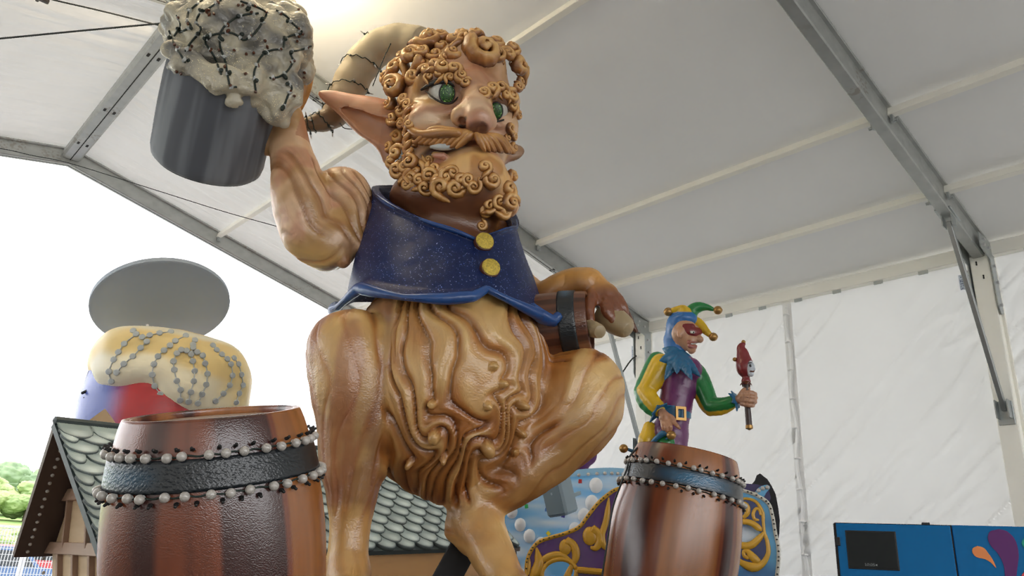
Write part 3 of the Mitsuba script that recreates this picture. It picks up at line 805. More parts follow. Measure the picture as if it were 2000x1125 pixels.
CURLS = [  # u, v, z, radius, lean of the axis (right, up, towards)
    (838, 79, 85, 25, (-.2, .5, 1)), (887, 80, 98, 19, (0, .8, 1)), (946, 96, 108, 33, (.3, .1, 1)), (915, 74, 92, 16, (0, .7, 1)), (989, 110, 80, 19, (.4, .2, 1)), (1011, 134, 55, 23, (1, .1, .6)),
    (805, 112, 82, 25, (-.4, .2, 1)), (775, 136, 50, 22, (-.7, .2, 1)), (769, 171, 55, 24, (-.6, 0, 1)), (808, 150, 92, 17, (-.3, 0, 1)), (790, 193, 78, 12, (-.4, 0, 1)), (783, 219, 75, 13, (-.5, 0, 1)),
    (785, 243, 80, 12, (-.5, 0, 1)), (778, 271, 70, 18, (-.6, 0, 1)), (776, 299, 68, 16, (-.6, -.1, 1)), (778, 331, 70, 17, (-.5, -.3, 1)), (806, 345, 92, 17, (-.3, -.4, 1)), (838, 343, 108, 17, (-.1, -.4, 1)),
    (806, 301, 92, 12, (-.4, 0, 1)), (812, 279, 94, 9, (-.4, 0, 1)), (872, 344, 122, 16, (0, -.4, 1)), (898, 350, 128, 15, (.1, -.5, 1)), (925, 362, 128, 14, (.1, -.5, 1)), (946, 326, 142, 13, (.2, 0, 1)),
    (961, 350, 132, 18, (.3, -.2, 1)), (992, 369, 105, 15, (.6, 0, .8)), (996, 396, 98, 17, (.6, -.1, .8)), (975, 392, 108, 14, (.4, -.3, 1)), (950, 412, 95, 13, (.3, -.5, 1)), (1000, 345, 80, 11, (.8, 0, .6)),
    (831, 137, 112, 11, (-.2, .2, 1)), (849, 128, 118, 13, (0, .3, 1)), (867, 131, 124, 14, (0, .3, 1)), (887, 135, 128, 13, (0, .2, 1)), (900, 148, 132, 11, (.1, .1, 1)), (910, 162, 134, 10, (.1, 0, 1)), (857, 146, 124, 10, (0, .1, 1)), (838, 150, 114, 9, (-.2, 0, 1)), (879, 152, 132, 9, (0, 0, 1)),
    (945, 181, 128, 11, (.1, .1, 1)), (961, 173, 124, 12, (.2, .2, 1)), (978, 172, 116, 12, (.3, .2, 1)), (1000, 188, 95, 13, (.5, .1, 1)), (1010, 170, 80, 11, (.6, .2, .8)), (1000, 208, 92, 11, (.6, 0, .8)), (1012, 226, 70, 9, (.8, 0, .6)), (988, 186, 112, 10, (.4, 0, 1)), (965, 187, 126, 8, (.2, 0, 1)),
    (996, 249, 72, 10, (.8, 0, .6)), (990, 269, 76, 9, (.7, 0, .7)), (1002, 265, 55, 9, (.9, 0, .4)), (1003, 290, 85, 9, (.7, 0, .7)), (800, 242, 96, 11, (-.5, 0, 1)), (806, 262, 98, 9, (-.5, 0, 1)),
    (860, 72, 80, 17, (0, .8, 1)), (905, 70, 85, 16, (0, .9, 1)), (930, 66, 80, 14, (.1, .9, 1)), (922, 96, 112, 15, (0, .3, 1)), (972, 104, 100, 15, (.3, .2, 1)), (884, 102, 112, 15, (0, .3, 1)), (850, 106, 104, 15, (-.1, .3, 1)), (870, 112, 112, 11, (0, .2, 1)), (1000, 96, 70, 15, (.5, .4, 1)), (826, 124, 95, 13, (-.2, .2, 1)), (955, 400, 102, 14, (.2, -.3, 1)), (985, 412, 90, 13, (.5, -.3, 1)), (858, 352, 118, 15, (-.1, -.4, 1)), (820, 352, 98, 15, (-.2, -.4, 1)), (885, 338, 128, 13, (0, -.2, 1)), (795, 205, 84, 12, (-.4, 0, 1)), (768, 232, 55, 14, (-.7, 0, 1)), (796, 275, 86, 10, (-.5, 0, 1)), (768, 315, 55, 15, (-.7, -.2, 1)), (940, 440, 80, 10, (.1, -.3, 1)), (815, 335, 100, 18, (-.3, -.3, 1)), (848, 328, 116, 14, (-.1, -.1, 1)), (862, 362, 112, 18, (-.1, -.6, 1)), (890, 364, 118, 17, (0, -.6, 1)), (832, 364, 98, 16, (-.2, -.6, 1)), (915, 350, 130, 13, (.1, -.3, 1)), (800, 318, 92, 14, (-.4, 0, 1)), (838, 312, 112, 10, (-.2, 0, 1)),
    (760, 205, 35, 14, (-.8, 0, .8)), (757, 150, 20, 17, (-.9, .2, .6)), (762, 285, 40, 13, (-.8, 0, .8)), (862, 92, 100, 15, (0, .6, 1)), (968, 84, 85, 15, (.4, .6, 1)), (825, 100, 95, 14, (-.3, .4, 1)), (786, 112, 50, 15, (-.6, .4, .8)), (1015, 160, 50, 12, (.9, .2, .5)), (792, 325, 84, 12, (-.5, -.1, 1)), (822, 322, 104, 11, (-.3, -.1, 1)), (795, 358, 70, 13, (-.4, -.5, 1)),
]
for i, (u, v, z, r, ax) in enumerate(CURLS):
    r = r * (1.45 if 120 < v < 230 and 815 < u < 1008 else 1.38 if v > 300 else 1.28); hit = surf(head_m, u, v)
    c = J(u, v, z - r * 0.25); R = Rr(u, v, z, r)
    if hit is not None:
        cz = ((hit - S.O) @ S.M)
        if abs(cz[2] / S.px - z) < 70: c = cz - np.array([0, 0, R * 0.12])
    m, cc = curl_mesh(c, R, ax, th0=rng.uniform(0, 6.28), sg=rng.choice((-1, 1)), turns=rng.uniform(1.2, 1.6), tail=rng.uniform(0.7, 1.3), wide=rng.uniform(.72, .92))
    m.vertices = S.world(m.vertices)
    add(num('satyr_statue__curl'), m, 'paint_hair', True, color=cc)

# moustache: bundles of strands sweeping out from under the nose
def strands(name, paths, label=None):
    ms, cs = [], []
    for p in paths:
        P = [J(*q[:3]) for q in p]; R = [Rr(*q) for q in p]
        m = tube(P, R, 9, 26, flat=0.8)
        V = np.asarray(m.vertices); n = vnormals(m)
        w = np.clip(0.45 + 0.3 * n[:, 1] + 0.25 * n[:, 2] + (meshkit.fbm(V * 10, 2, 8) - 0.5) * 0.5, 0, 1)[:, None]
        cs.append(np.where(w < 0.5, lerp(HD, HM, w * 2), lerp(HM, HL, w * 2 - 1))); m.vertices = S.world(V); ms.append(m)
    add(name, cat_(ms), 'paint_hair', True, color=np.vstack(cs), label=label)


pm = []
for i in range(9):
    t = i / 8
    u1 = lerp(905, 803, t); v1 = lerp(262, 252, t) ; z1 = lerp(150, 100, t)
    pm.append([(925 - t * 22, 256 + t * 6, 150 - 6 * t, 7), (lerp(915, 850, t), lerp(268, 254, t), lerp(148, 126, t), 10), (lerp(898, 815, t), lerp(283, 280, t ** 2) - 3 * t, lerp(142, 102, t), 6.5), (lerp(890, 806, t), lerp(290, 292, t) - 16 * t, lerp(140, 96, t), 3)])
for i in range(9):
    t = i / 8 + rng.uniform(-.05, .05)
    pm.append([(930 + t * 18, 260 + t * 4, 152 - 14 * t, 7), (lerp(938, 978, t), lerp(274, 272, t), lerp(150, 118, t), 9.5), (lerp(946, 1000, t), lerp(289, 296, t), lerp(146, 92, t), 6), (lerp(950, 1006, t), lerp(296, 300, t), lerp(144, 84, t), 2.5)])
pm.append([(900, 262, 150, 10), (860, 262, 132, 13), (822, 264, 106, 12), (800, 250, 94, 9), (797, 238, 92, 5)])
strands('satyr_statue__moustache', pm)
ps = []
for i in range(8):
    v = 205 + i * 17
    ps.append([(806, v, 88, 4), (797, v + 9, 86, 7.5), (790, v + 22, 80, 6.5), (797, v + 34, 84, 2.5)])
strands('satyr_statue__sideburn', ps)


# eyes
def eye_white(p, n, uv):
    return mix((0.72, 0.72, 0.66), (0.55, 0.50, 0.44), smoothstep(0.45, 0.7, fbm(p.x * 6, p.y * 6, p.z * 6, 2)))
def iris_col(p, n, uv):
    r = cell_rand(p.x * 160, p.y * 160, p.z * 160)
    return mix(mix((0.004, 0.04, 0.005), (0.025, 0.16, 0.012), r), (0.5, 0.85, 0.25), smoothstep(0.9, 0.97, r))
bumped('eye_white', proc(eye_white), 0.2, orange_peel, 0.001, clearcoat=1.0)
bumped('iris_green_glitter', proc(iris_col), 0.18, lambda p, n, uv: cell_rand(p.x * 160, p.y * 160, p.z * 160), 0.0012, clearcoat=1.0, clearcoat_gloss=0.95)
principled('eye_liner', (0.012, 0.01, 0.009), 0.3, clearcoat=0.5)
def arc(rows, n=18):
    return tube([J(*q[:3]) for q in rows], [Rr(*q) for q in rows], 8, n)
for (u, v, z, r, iu, iv, ir, up, lo) in (
        (868, 186, 104, 32, 874, 182, 14.5, [(822, 176, 112, 2), (836, 168, 124, 5), (856, 160, 134, 6.5), (876, 161, 138, 6.5), (892, 170, 134, 5), (898, 186, 126, 2)], [(832, 178, 118, 1.2), (848, 192, 130, 2), (866, 201, 135, 2.2), (884, 200, 132, 2), (896, 188, 126, 1.2)]),
        (968, 217, 92, 25, 969, 217, 12.5, [(946, 206, 120, 2), (955, 199, 119, 4.5), (970, 196, 116, 5), (984, 204, 106, 5), (991, 220, 96, 3)], [(950, 212, 118, 1.2), (958, 228, 118, 2), (970, 237, 114, 2.2), (984, 234, 104, 1.6)])):
    q = trimesh.creation.icosphere(4, Rr(u, v, z, r)); q.apply_translation(J(u, v, z)); q.vertices = S.world(q.vertices)
    key = add(num('satyr_statue__eyeball'), q, 'eye_white', True, label='white eyeball with a green glitter iris')
    c = J(u, v, z); R = Rr(u, v, z, r); tgt = J(iu, iv, z + r)
    view = tgt - c; view /= np.linalg.norm(view)
    disc = trimesh.creation.icosphere(3, 1.0); disc.apply_scale((Rr(iu, iv, z, ir), Rr(iu, iv, z, ir * 1.28), Rr(iu, iv, z, 5)))
    disc.apply_transform(axes_matrix(c + view * R * 0.94, view, (1, 0, 0))); disc.vertices = S.world(disc.vertices)
    add(key + '__iris', disc, 'iris_green_glitter', True, label='green glitter iris')
    ring = trimesh.creation.torus(Rr(iu, iv, z, ir), Rr(iu, iv, z, 1.6), 36, 8); ring.apply_scale((1, 1.28, 1)); ring.apply_transform(axes_matrix(c + view * R * 0.955, view, (1, 0, 0))); ring.vertices = S.world(ring.vertices)
    add(key + '__iris_rim', ring, 'eye_liner', True)
    lid = cat_([arc(up), arc(lo)]); lid.vertices = S.world(lid.vertices)
    add(num('satyr_statue__eyelid'), lid, 'eye_liner', True, label='black painted eyelid line')
def tooth_col(p, n, uv):
    return (0.50, 0.53, 0.52)
bumped('teeth_paint', (0.52, 0.55, 0.54), 0.25, orange_peel, 0.001, clearcoat=1.0)
te = tube([J(841, 287, 116), J(858, 287, 124), J(875, 287, 129), J(890, 285, 132)], [Rr(860, 288, 120, k) for k in (3, 6.5, 6.5, 3)], 10, 20); te.vertices = S.world(te.vertices)
add('satyr_statue__teeth', te, 'teeth_paint', True)

# the horn
def horn_paint(V, t):
    c = lerp(np.array((0.50, 0.42, 0.28)), np.array((0.20, 0.13, 0.075)), sstep(0.25, 0.85, t)[:, None])
    return np.clip(c * (0.75 + 0.5 * meshkit.fbm(V * np.array([7, 7, 7]), 3, 12))[:, None], 0, 1)
hp = [(825, 84, -5, 30), (790, 80, -25, 33), (755, 86, -42, 34), (722, 108, -55, 34), (696, 142, -62, 34), (677, 180, -62, 33), (663, 212, -58, 28), (642, 232, -52, 23), (615, 241, -46, 17), (590, 244, -42, 11), (584, 245, -41, 7)]
hc = catmull([list(J(*q[:3])) + [Rr(*q)] for q in hp], 90)
hc[:, 3] *= 1 + 0.025 * np.sin(np.linspace(0, 60, 90))
hm = tube(hc[:, :3], hc[:, 3], 28)
hv = np.asarray(hm.vertices); ht = np.concatenate([np.repeat(np.linspace(0, 1, 90), 28), [0, 1]])
hcol = horn_paint(hv, ht); hm.vertices = S.world(hv)
bumped('horn_paint', VCOL, 0.5, pebble, 0.002, clearcoat=0.2)
add('satyr_statue__horn', hm, 'horn_paint', True, color=hcol, label='thick tan horn curling down to a dark tip')
hq = [(930, 110, -60, 26), (940, 115, -110, 29), (950, 130, -160, 29), (955, 165, -200, 27), (950, 200, -210, 22), (945, 225, -190, 13), (942, 235, -175, 6)]
hc2 = catmull([list(J(*q[:3])) + [Rr(*q)] for q in hq], 60)
hm2 = tube(hc2[:, :3], hc2[:, 3], 20); col2 = horn_paint(np.asarray(hm2.vertices), np.concatenate([np.repeat(np.linspace(0, 1, 60), 20), [0, 1]])); hm2.vertices = S.world(hm2.vertices)
add('satyr_statue__horn_001', hm2, 'horn_paint', True, color=col2)

# fairy lights wound about the horn
principled('wire_green', (0.018, 0.03, 0.024), 0.45)
scene['bulb_clear'] = {'type': 'principled', 'base_color': {'type': 'rgb', 'value': [0.55, 0.58, 0.58]}, 'roughness': 0.12, 'specular': 0.8, 'clearcoat': 1.0}
def mini_bulb(s):
    return cat_([lathe([(0.002, 0), (0.007, 0), (0.008, 0.018), (0.006, 0.022)], 8)]), moved(lathe([(0.0045, 0.02), (0.006, 0.03), (0.005, 0.045), (0.001, 0.055)], 8), np.eye(4))
sock, glass = mini_bulb(1)
sock_d, glass_d = mikit.ply(sock, 'wire_green', smooth=30), mikit.ply(glass, 'bulb_clear', smooth=30)
def on_tube(C, i, ang, off=0.006):
    t, a, b_ = frames_along(C[:, :3])
    return C[i, :3] + (a[i] * math.cos(ang) + b_[i] * math.sin(ang)) * (C[i, 3] + off), a[i] * math.cos(ang) + b_[i] * math.sin(ang)
wp = []
for q in np.linspace(0, 1, 420):
    i = int(22 + q * 66); turns_ = 2 * np.pi * (5.5 * q + 2.2 * max(0, q - 0.75) * 8)
    wp.append(on_tube(hc, i, turns_, 0.004 + 0.008 * abs(math.sin(q * 40)))[0])
wm = tube(wp, 0.0042, 6)
wm.vertices = S.world(wm.vertices)
ls = add('satyr_statue__fairy_lights', wm, 'wire_green', True, label='dark green wire with clear bulbs wound round the horn')
for q in np.concatenate([np.linspace(0.02, 0.75, 20), np.linspace(0.78, 0.99, 14)]):
    i = int(22 + q * 66); ang = 2 * np.pi * (5.5 * q + 2.2 * max(0, q - 0.75) * 8)
    p, nn = on_tube(hc, i, ang, 0.004); nn = nn + rng.normal(0, 0.45, 3)
    M = axes_matrix(S.world(p), S.M @ (nn / np.linalg.norm(nn))) @ np.diag([1.15, 1.15, 1.15, 1])
    kb = num('satyr_statue__fairy_lights__bulb'); put(kb, sock_d if rng.random() < 0 else glass_d, M)
    put(num('satyr_statue__fairy_lights__socket'), sock_d, M)
lp = [J(768, 68, -10), J(763, 85, -6), J(752, 108, -8), J(745, 125, -14), J(735, 150, -20), J(728, 168, -30)]
for q in (tube(lp, 0.0042, 6, 40), tube([J(664, 240, -30), J(672, 250, -26), J(688, 252, -28), J(695, 249, -34)], 0.004, 6, 24)):
    q.vertices = S.world(q.vertices); add(num('satyr_statue__light_wire'), q, 'wire_green', True)

# ---------------------------------------------------------------- the vest
def glitter(p, n, uv):
    s = 210.0
    r = cell_rand(p.x * s, p.y * s, p.z * s); r2 = cell_rand(p.x * s + 91, p.y * s, p.z * s)
    dens = 0.985 - 0.016 * noise(p.x * 5, p.y * 5, p.z * 5)
    base = mix((0.002, 0.008, 0.050), (0.004, 0.018, 0.10), fbm(p.x * 4, p.y * 4, p.z * 4, 3)) * (0.7 + 0.6 * r2)
    return mix(base, mix((0.10, 0.20, 0.75), (0.55, 0.65, 0.95), r2), smoothstep(dens, dens + 0.01, r))
def hem_col(p, n, uv):
    return mix((0.008, 0.035, 0.15), (0.02, 0.095, 0.31), fbm(p.x * 6, p.y * 6, p.z * 6, 3))
glit_bump = lambda p, n, uv: cell_rand(p.x * 210, p.y * 210, p.z * 210)
bumped('vest_glitter', proc(glitter), 0.4, glit_bump, 0.0008, clearcoat=0.25, clearcoat_gloss=0.85, specular=0.35)
bumped('vest_hem', proc(hem_col), 0.3, orange_peel, 0.002, clearcoat=0.8, clearcoat_gloss=0.85)
vrow = [355, 380, 400, 450, 500, 550, 585, 605, 640]
vL = [748, 735, 730, 716, 701, 690, 684, 676, 664]
vR = [985, 985, 988, 1003, 1019, 1036, 1050, 1060, 1085]
vZ = [70, 88, 98, 128, 152, 176, 190, 196, 204]
def front_of(xs, ys):
    return lambda x: np.interp(x, xs, ys)
th_hem = np.radians([-180, -120, -92, -75, -52, -38, -20, 0, 14, 23, 30, 45, 62, 80, 95, 130, 180])
hem_v = [590, 590, 612, 604, 566, 574, 584, 587, 582, 566, 580, 604, 628, 648, 650, 600, 590]
th_top = np.radians([-180, -110, -85, -60, -35, -10, 12, 24, 34, 55, 80, 110, 180])
top_v = [362, 362, 366, 382, 404, 428, 452, 466, 458, 446, 440, 410, 362]


def vest_pt(th, t, off=0.0):
    vb, vt = np.interp(th, th_hem, hem_v), np.interp(th, th_top, top_v)
    v = vb + (vt - vb) * t
    L, Rg = np.interp(v, vrow, vL), np.interp(v, vrow, vR); zf = np.interp(v, vrow, vZ)
    flare = 34 * sstep(0.16, 0.0, t) ** 1.4 + 13 * sstep(0.93, 1.0, t)
    lip = 8 * np.exp(-((t - 0.05) / 0.04) ** 2) * 0
    cx, w = (L + Rg) / 2, (Rg - L) / 2 + off + flare * 0.62
    zc = np.where(np.cos(th) > 0, zf + off + flare, 125 + off + flare)
    s_, c_ = np.sin(th), np.cos(th)
    x = cx + w * np.sign(s_) * np.abs(s_) ** 0.9; z = zc * np.sign(c_) * np.abs(c_) ** 0.85
    z = z + 5 * np.exp(-((th - math.radians(23)) / 0.06) ** 2) * -1
    return x, v, z


NT, NV = 200, 46
ths = np.linspace(-np.pi, np.pi, NT, endpoint=False); tv = np.linspace(0, 1, NV) ** 1.2
def vest_grid(off, t_lo=0.0, t_hi=1.0):
    P = np.zeros((NV, NT, 3))
    for i, t in enumerate(t_lo + (t_hi - t_lo) * tv):
        x, v, z = vest_pt(ths, np.full(NT, t), off)
        for j in range(NT): P[i, j] = J(x[j], v[j], z[j])
    P += (meshkit.fbm(P * 3.2, 3, 50)[..., None] - 0.5) * 0.05 * np.array([.4, 0, 1])
    return P
def shell(Po, Pi):
    nv, nt = Po.shape[:2]
    V = np.vstack([Po.reshape(-1, 3), Pi.reshape(-1, 3)]); n = nv * nt
    i, j = np.meshgrid(np.arange(nv - 1), np.arange(nt), indexing='ij'); j2 = (j + 1) % nt
    A, B, C, D = i * nt + j, i * nt + j2, (i + 1) * nt + j2, (i + 1) * nt + j
    f = np.vstack([np.stack([A, B, C], -1).reshape(-1, 3), np.stack([A, C, D], -1).reshape(-1, 3)])
    j = np.arange(nt); j2 = (j + 1) % nt; k = (nv - 1) * nt
    rims = np.vstack([np.stack([j2, j, j + n], 1), np.stack([j2, j + n, j2 + n], 1), np.stack([k + j, k + j2, k + j + n], 1), np.stack([k + j2, k + j2 + n, k + j + n], 1)])
    return trimesh.Trimesh(V, np.vstack([f, f[:, ::-1] + n, rims]), process=False)
vo, vi = vest_grid(8), vest_grid(-6)
vm = shell(vo, vi); vm.vertices = S.world(vm.vertices)
add('satyr_statue__vest', vm, 'vest_glitter', 50, label='dark blue glitter vest')
# the rolled hem and collar edges in plain bright blue
def roll(t, r, th_a, th_b, n, dz=0):
    th = np.linspace(th_a, th_b, n)
    x, v, z = vest_pt(th, np.full(n, t), 4)
    rr = r * (0.75 + 0.35 * np.sin(th * 7 + 1) * 0.6)
    return tube([J(a, b_, c + dz) for a, b_, c in zip(x, v, z)], [Rr(a, b_, c, e) for a, b_, c, e in zip(x, v, z, rr)], 12)
hm_ = roll(0.02, 13, -1.75, 1.75, 140); hm_.vertices = S.world(hm_.vertices)
add('satyr_statue__vest__hem', hm_, 'vest_hem', True, label='bright blue rolled hem')
cm = roll(0.985, 5, -1.6, 1.6, 110); cm.vertices = S.world(cm.vertices)
add('satyr_statue__vest__collar', cm, 'vest_hem', True, label='rolled blue collar edge')
# hanging corner of the vest at the right hip
tip = tube([J(1035, 600, 150), J(1058, 618, 140), J(1078, 626, 130), J(1092, 616, 128)], [Rr(1060, 620, 140, k) for k in (14, 17, 15, 12)], 14, 26, flat=0.75); tip.vertices = S.world(tip.vertices)
add('satyr_statue__vest__hem_001', tip, 'vest_hem', True)
# buttons
def gold_glit(p, n, uv):
    r = cell_rand(p.x * 230, p.y * 230, p.z * 230)
    return mix((0.22, 0.13, 0.006), (0.95, 0.72, 0.12), r)
bumped('gold_glitter', proc(gold_glit), 0.25, lambda p, n, uv: cell_rand(p.x * 230, p.y * 230, p.z * 230), 0.002, metallic=0.5, clearcoat=0.4)
principled('button_rim', (0.10, 0.028, 0.008), 0.3, clearcoat=0.6)
for u, v in ((944, 475), (956, 526)):
    p = surf(vm, u, v); k = Rr(u, v, 160, 1)
    ax = S.M @ np.array([0.28, 0.12, 1.0])
    M = axes_matrix(p - ax * 0.015, ax)
    kb = add(num('satyr_statue__button'), moved(lathe([(20 * k, 0), (20.5 * k, 8 * k), (19.5 * k, 13 * k), (17.5 * k, 14 * k)], 40), M), 'button_rim', 30, label='round gold glitter button with a brown rim')
    add(kb + '__button_face', moved(lathe([(18.5 * k, 13 * k), (18.3 * k, 16 * k), (15 * k, 17.5 * k), (1 * k, 18 * k)], 40), M), 'gold_glitter', 30, label='gold glitter face')
# ---------------------------------------------------------------- the mug held up by the satyr
def steel_streak(p, n, uv):
    a = fbm(uv.x * 26, uv.y * 0.8, 0, 3)
    return mix((0.11, 0.12, 0.14), (0.22, 0.24, 0.265), smoothstep(0.3, 0.75, a))
bumped('mug_paint', proc(steel_streak), 0.6, pebble, 0.0015, specular=0.35)
def foam_col(p, n, uv):
    r = cell_rand(p.x * 170, p.y * 170, p.z * 170)
    c = mix((0.17, 0.165, 0.15), (0.56, 0.51, 0.38), smoothstep(0.32, 0.6, fbm(p.x * 4, p.y * 4, p.z * 4, 3)))
    return mix(c, (0.95, 0.85, 0.6), smoothstep(0.95, 0.97, r) * smoothstep(0.45, 0.6, noise(p.x * 7, p.y * 7, p.z * 7)))
bumped('foam_glitter', proc(foam_col), 0.22, lambda p, n, uv: fbm(p.x * 60, p.y * 60, p.z * 60, 2), 0.006, clearcoat=0.8, clearcoat_gloss=0.9, specular=0.7)
dmug = ray(410, 250); dmug /= np.linalg.norm(dmug)
up_i = 0.20 * R_ + 0.98 * U_; up_i -= dmug * (up_i @ dmug); up_i /= np.linalg.norm(up_i)
ax_mug = 0.93 * up_i - 0.36 * dmug; ax_mug /= np.linalg.norm(ax_mug)
PM = S.world(J(404, 318, 10)); km = Rr(404, 318, 10, 1)
prof = [(93 * km, -2 * km), (101 * km, 6 * km), (104 * km, 20 * km), (104 * km, 100 * km), (102 * km, 160 * km), (99 * km, 195 * km), (92 * km, 200 * km)]
mm = lathe(prof, 96)
a_ = np.arctan2(mm.vertices[:, 1], mm.vertices[:, 0]); rad_ = np.hypot(mm.vertices[:, 0], mm.vertices[:, 1])
uvm = np.stack([a_ / (2 * np.pi) + .5, mm.vertices[:, 2]], 1)
scal = 1 - 0.012 * np.abs(np.sin(a_ * 7)) ** 0.3 * 0
mm.apply_transform(axes_matrix(PM, ax_mug, R_))
tag('beer_mug', 'big grey mug of overflowing cream foam, raised in the satyr statue\'s hand', 'mug')
mug_m = mm
add('beer_mug__body', mm, 'mug_paint', True, uv=uvm)
fo = Sculpt()
foam_pts = [(455, 82, 95, 92), (400, 60, 85, 68), (372, 85, 70, 46), (520, 85, 60, 74), (560, 95, 50, 44), (470, 10, 60, 80), (420, 125, 110, 38), (470, 150, 122, 36), (520, 150, 105, 42), (548, 190, 88, 30), (547, 218, 82, 19), (500, 178, 112, 24), (545, 234, 78, 12), (455, 172, 120, 20), (352, 110, 60, 26), (345, 60, 60, 30), (575, 120, 50, 34), (585, 92, 40, 22), (390, 10, 50, 62), (530, 30, 30, 60)]
for u, v, z, r in foam_pts: sc(fo, [(u, v, z + 55, r)], 26)
for u, v, r in ((338, 122, 16), (345, 105, 22), (352, 122, 12), (378, 130, 13), (400, 142, 15), (418, 160, 19), (432, 160, 17), (458, 164, 17), (490, 168, 19), (520, 184, 18), (538, 206, 15), (545, 228, 11)):
    p = surf(mug_m, u, v)
    if p is not None: fo.ball((p - S.O) @ S.M, Rr(u, v, 60, r), (0.08 if v != 199 else 0.01))
for i in range(46):
    u, v = rng.uniform(345, 590), rng.uniform(0, 185)
    if v > 150 and u < 430: continue
    sc(fo, [(u, v, 155 + 45 * math.sin((u - 345) / 245 * 3.1) - 20, rng.uniform(14, 26))], 14)
p = surf(mug_m, 458, 199, 0.03); fo.ball((p - S.O) @ S.M, Rr(458, 199, 60, 17), 0.004)
fm = fo.mesh(0.014)
V = np.asarray(fm.vertices); n = vnormals(fm)
fm.vertices = S.world(V + n * ((meshkit.fbm(V * 5.5, 2, 4) - 0.5) * 0.17 + (0.5 - np.abs(meshkit.noise(V * 12, 9) - 0.5) * 2) * -0.035)[:, None])
add('beer_mug__foam', fm, 'foam_glitter', True, label='lumpy cream glitter foam spilling over the rim')
hd_ = tube([J(596, 118, 20), J(597, 150, 16), J(590, 180, 12), J(574, 214, 6), J(552, 246, 4), J(522, 276, 10)], [Rr(580, 200, 10, k) for k in (14, 15, 15, 14, 13, 12)], 16, 40)
hd_.vertices = S.world(hd_.vertices)
bumped('handle_paint', (0.50, 0.24, 0.065), 0.35, orange_peel, 0.003, clearcoat=0.7)
add('beer_mug__handle', hd_, 'handle_paint', True, label='orange brown handle')
# light wires pinned on the foam
WIRES = [[(395, 0), (378, 14), (368, 24), (366, 40), (372, 52), (350, 64)], [(432, 0), (410, 15), (390, 27), (384, 44), (392, 58), (372, 84), (362, 100)], [(470, 2), (505, 15), (520, 26), (514, 40), (500, 62), (478, 78), (468, 72), (450, 64), (425, 66), (405, 72)],
         [(505, 26), (482, 28), (462, 34), (440, 50), (430, 64)], [(430, 66), (430, 90), (440, 120), (444, 145), (450, 168), (462, 170)], [(405, 68), (402, 85), (418, 110), (432, 145)], [(590, 66), (568, 70), (556, 78), (552, 94), (530, 98), (512, 108), (500, 130), (496, 148), (500, 178)],
         [(608, 90), (585, 98), (567, 102), (572, 118), (562, 138), (545, 150), (527, 152)], [(562, 160), (570, 172), (562, 188), (555, 208), (552, 214)], [(540, 20), (560, 32), (572, 46), (590, 62)], [(330, 60), (340, 85), (352, 105), (362, 122)], [(345, 30), (352, 50), (340, 70)]]
ml = cat_([fm])
wires, nodes = [], []
for w in WIRES:
    c2 = catmull(np.array(w, float), len(w) * 6)
    P = [q for q in (surf(ml, u, v, 0.006) for u, v in c2) if q is not None]
    if len(P) < 4: continue
    P = np.array(P); wires.append(tube(P, 0.0075, 7))
    nodes += [P[min(i, len(P) - 1)] for i in range(3, len(P), 9)]
add('beer_mug__light_wire', cat_(wires), 'wire_green', True, label='dark green light wire pinned over the foam')
principled('clip_clear', (0.5, 0.52, 0.5), 0.2, clearcoat=1.0)
clip = cat_([moved(trimesh.creation.cylinder(0.013, 0.03, sections=8), np.eye(4)), box(0.010, 0.042, 0.010, (0, 0.0, 0.012), 0.002)])
clip_d = mikit.ply(clip, 'clip_clear', smooth=30)
lamp = cat_([lathe([(0.004, 0), (0.014, 0), (0.016, 0.03), (0.01, 0.045)], 8)])
lamp_d = mikit.ply(lamp, 'wire_green', smooth=30)
pinb_d = mikit.ply(lathe([(0.008, 0), (0.011, 0.02), (0.006, 0.034)], 8), 'button_rim', smooth=30)
for i, p in enumerate(nodes):
    out = -ray(460, 90); out = out / np.linalg.norm(out) + rng.normal(0, .35, 3); out /= np.linalg.norm(out)
    put(num('beer_mug__clip'), clip_d, axes_matrix(p, out, rng.normal(0, 1, 3)))
    put(num('beer_mug__bulb'), lamp_d if i % 2 else pinb_d, axes_matrix(p + rng.normal(0, 0.012, 3) - out * 0.01, out))
for i in range(30):
    u, v = rng.uniform(325, 605), rng.uniform(0, 200)
    p = surf(ml, u, v)
    if p is None: continue
    out = -ray(u, v) + rng.normal(0, .3, 3)
    put(num('beer_mug__bulb'), pinb_d, axes_matrix(p, out))

# ---------------------------------------------------------------- the keg under the arm
def wood_paint(scale, c0, c1, c2, ax_seed):
    def f(p, n, uv):
        a = uv.x
        w = fbm(a * 17, uv.y * 0.35, ax_seed, 2)
        g = fbm(a * 70, uv.y * 1.6, ax_seed + 4, 3)
        c = mix(c0, c1, smoothstep(0.27, 0.42, w)); c = mix(c, c2, smoothstep(0.47, 0.64, w))
        return c * (0.78 + 0.44 * g)
    return f
bumped('barrel_wood', proc(wood_paint(1, (0.045, 0.010, 0.007), (0.17, 0.040, 0.014), (0.29, 0.10, 0.024), 2)), 0.2, lambda p, n, uv: fbm(p.x * 210, p.y * 210, p.z * 210, 2), 0.0014, clearcoat=1.0, clearcoat_gloss=0.92, specular=0.85)
bumped('keg_wood', proc(wood_paint(1, (0.055, 0.016, 0.008), (0.12, 0.038, 0.016), (0.20, 0.085, 0.04), 9)), 0.33, pebble, 0.0035, clearcoat=0.8, clearcoat_gloss=0.85, specular=0.55)
def hoop_paint(p, n, uv):
    return mix((0.008, 0.012, 0.016), (0.012, 0.085, 0.16), smoothstep(0.52, 0.78, fbm(uv.x * 5 + 1.3, 0.5, 0.2, 2)) * smoothstep(0.0, 0.5, uv.y) * smoothstep(1.0, 0.5, uv.y))
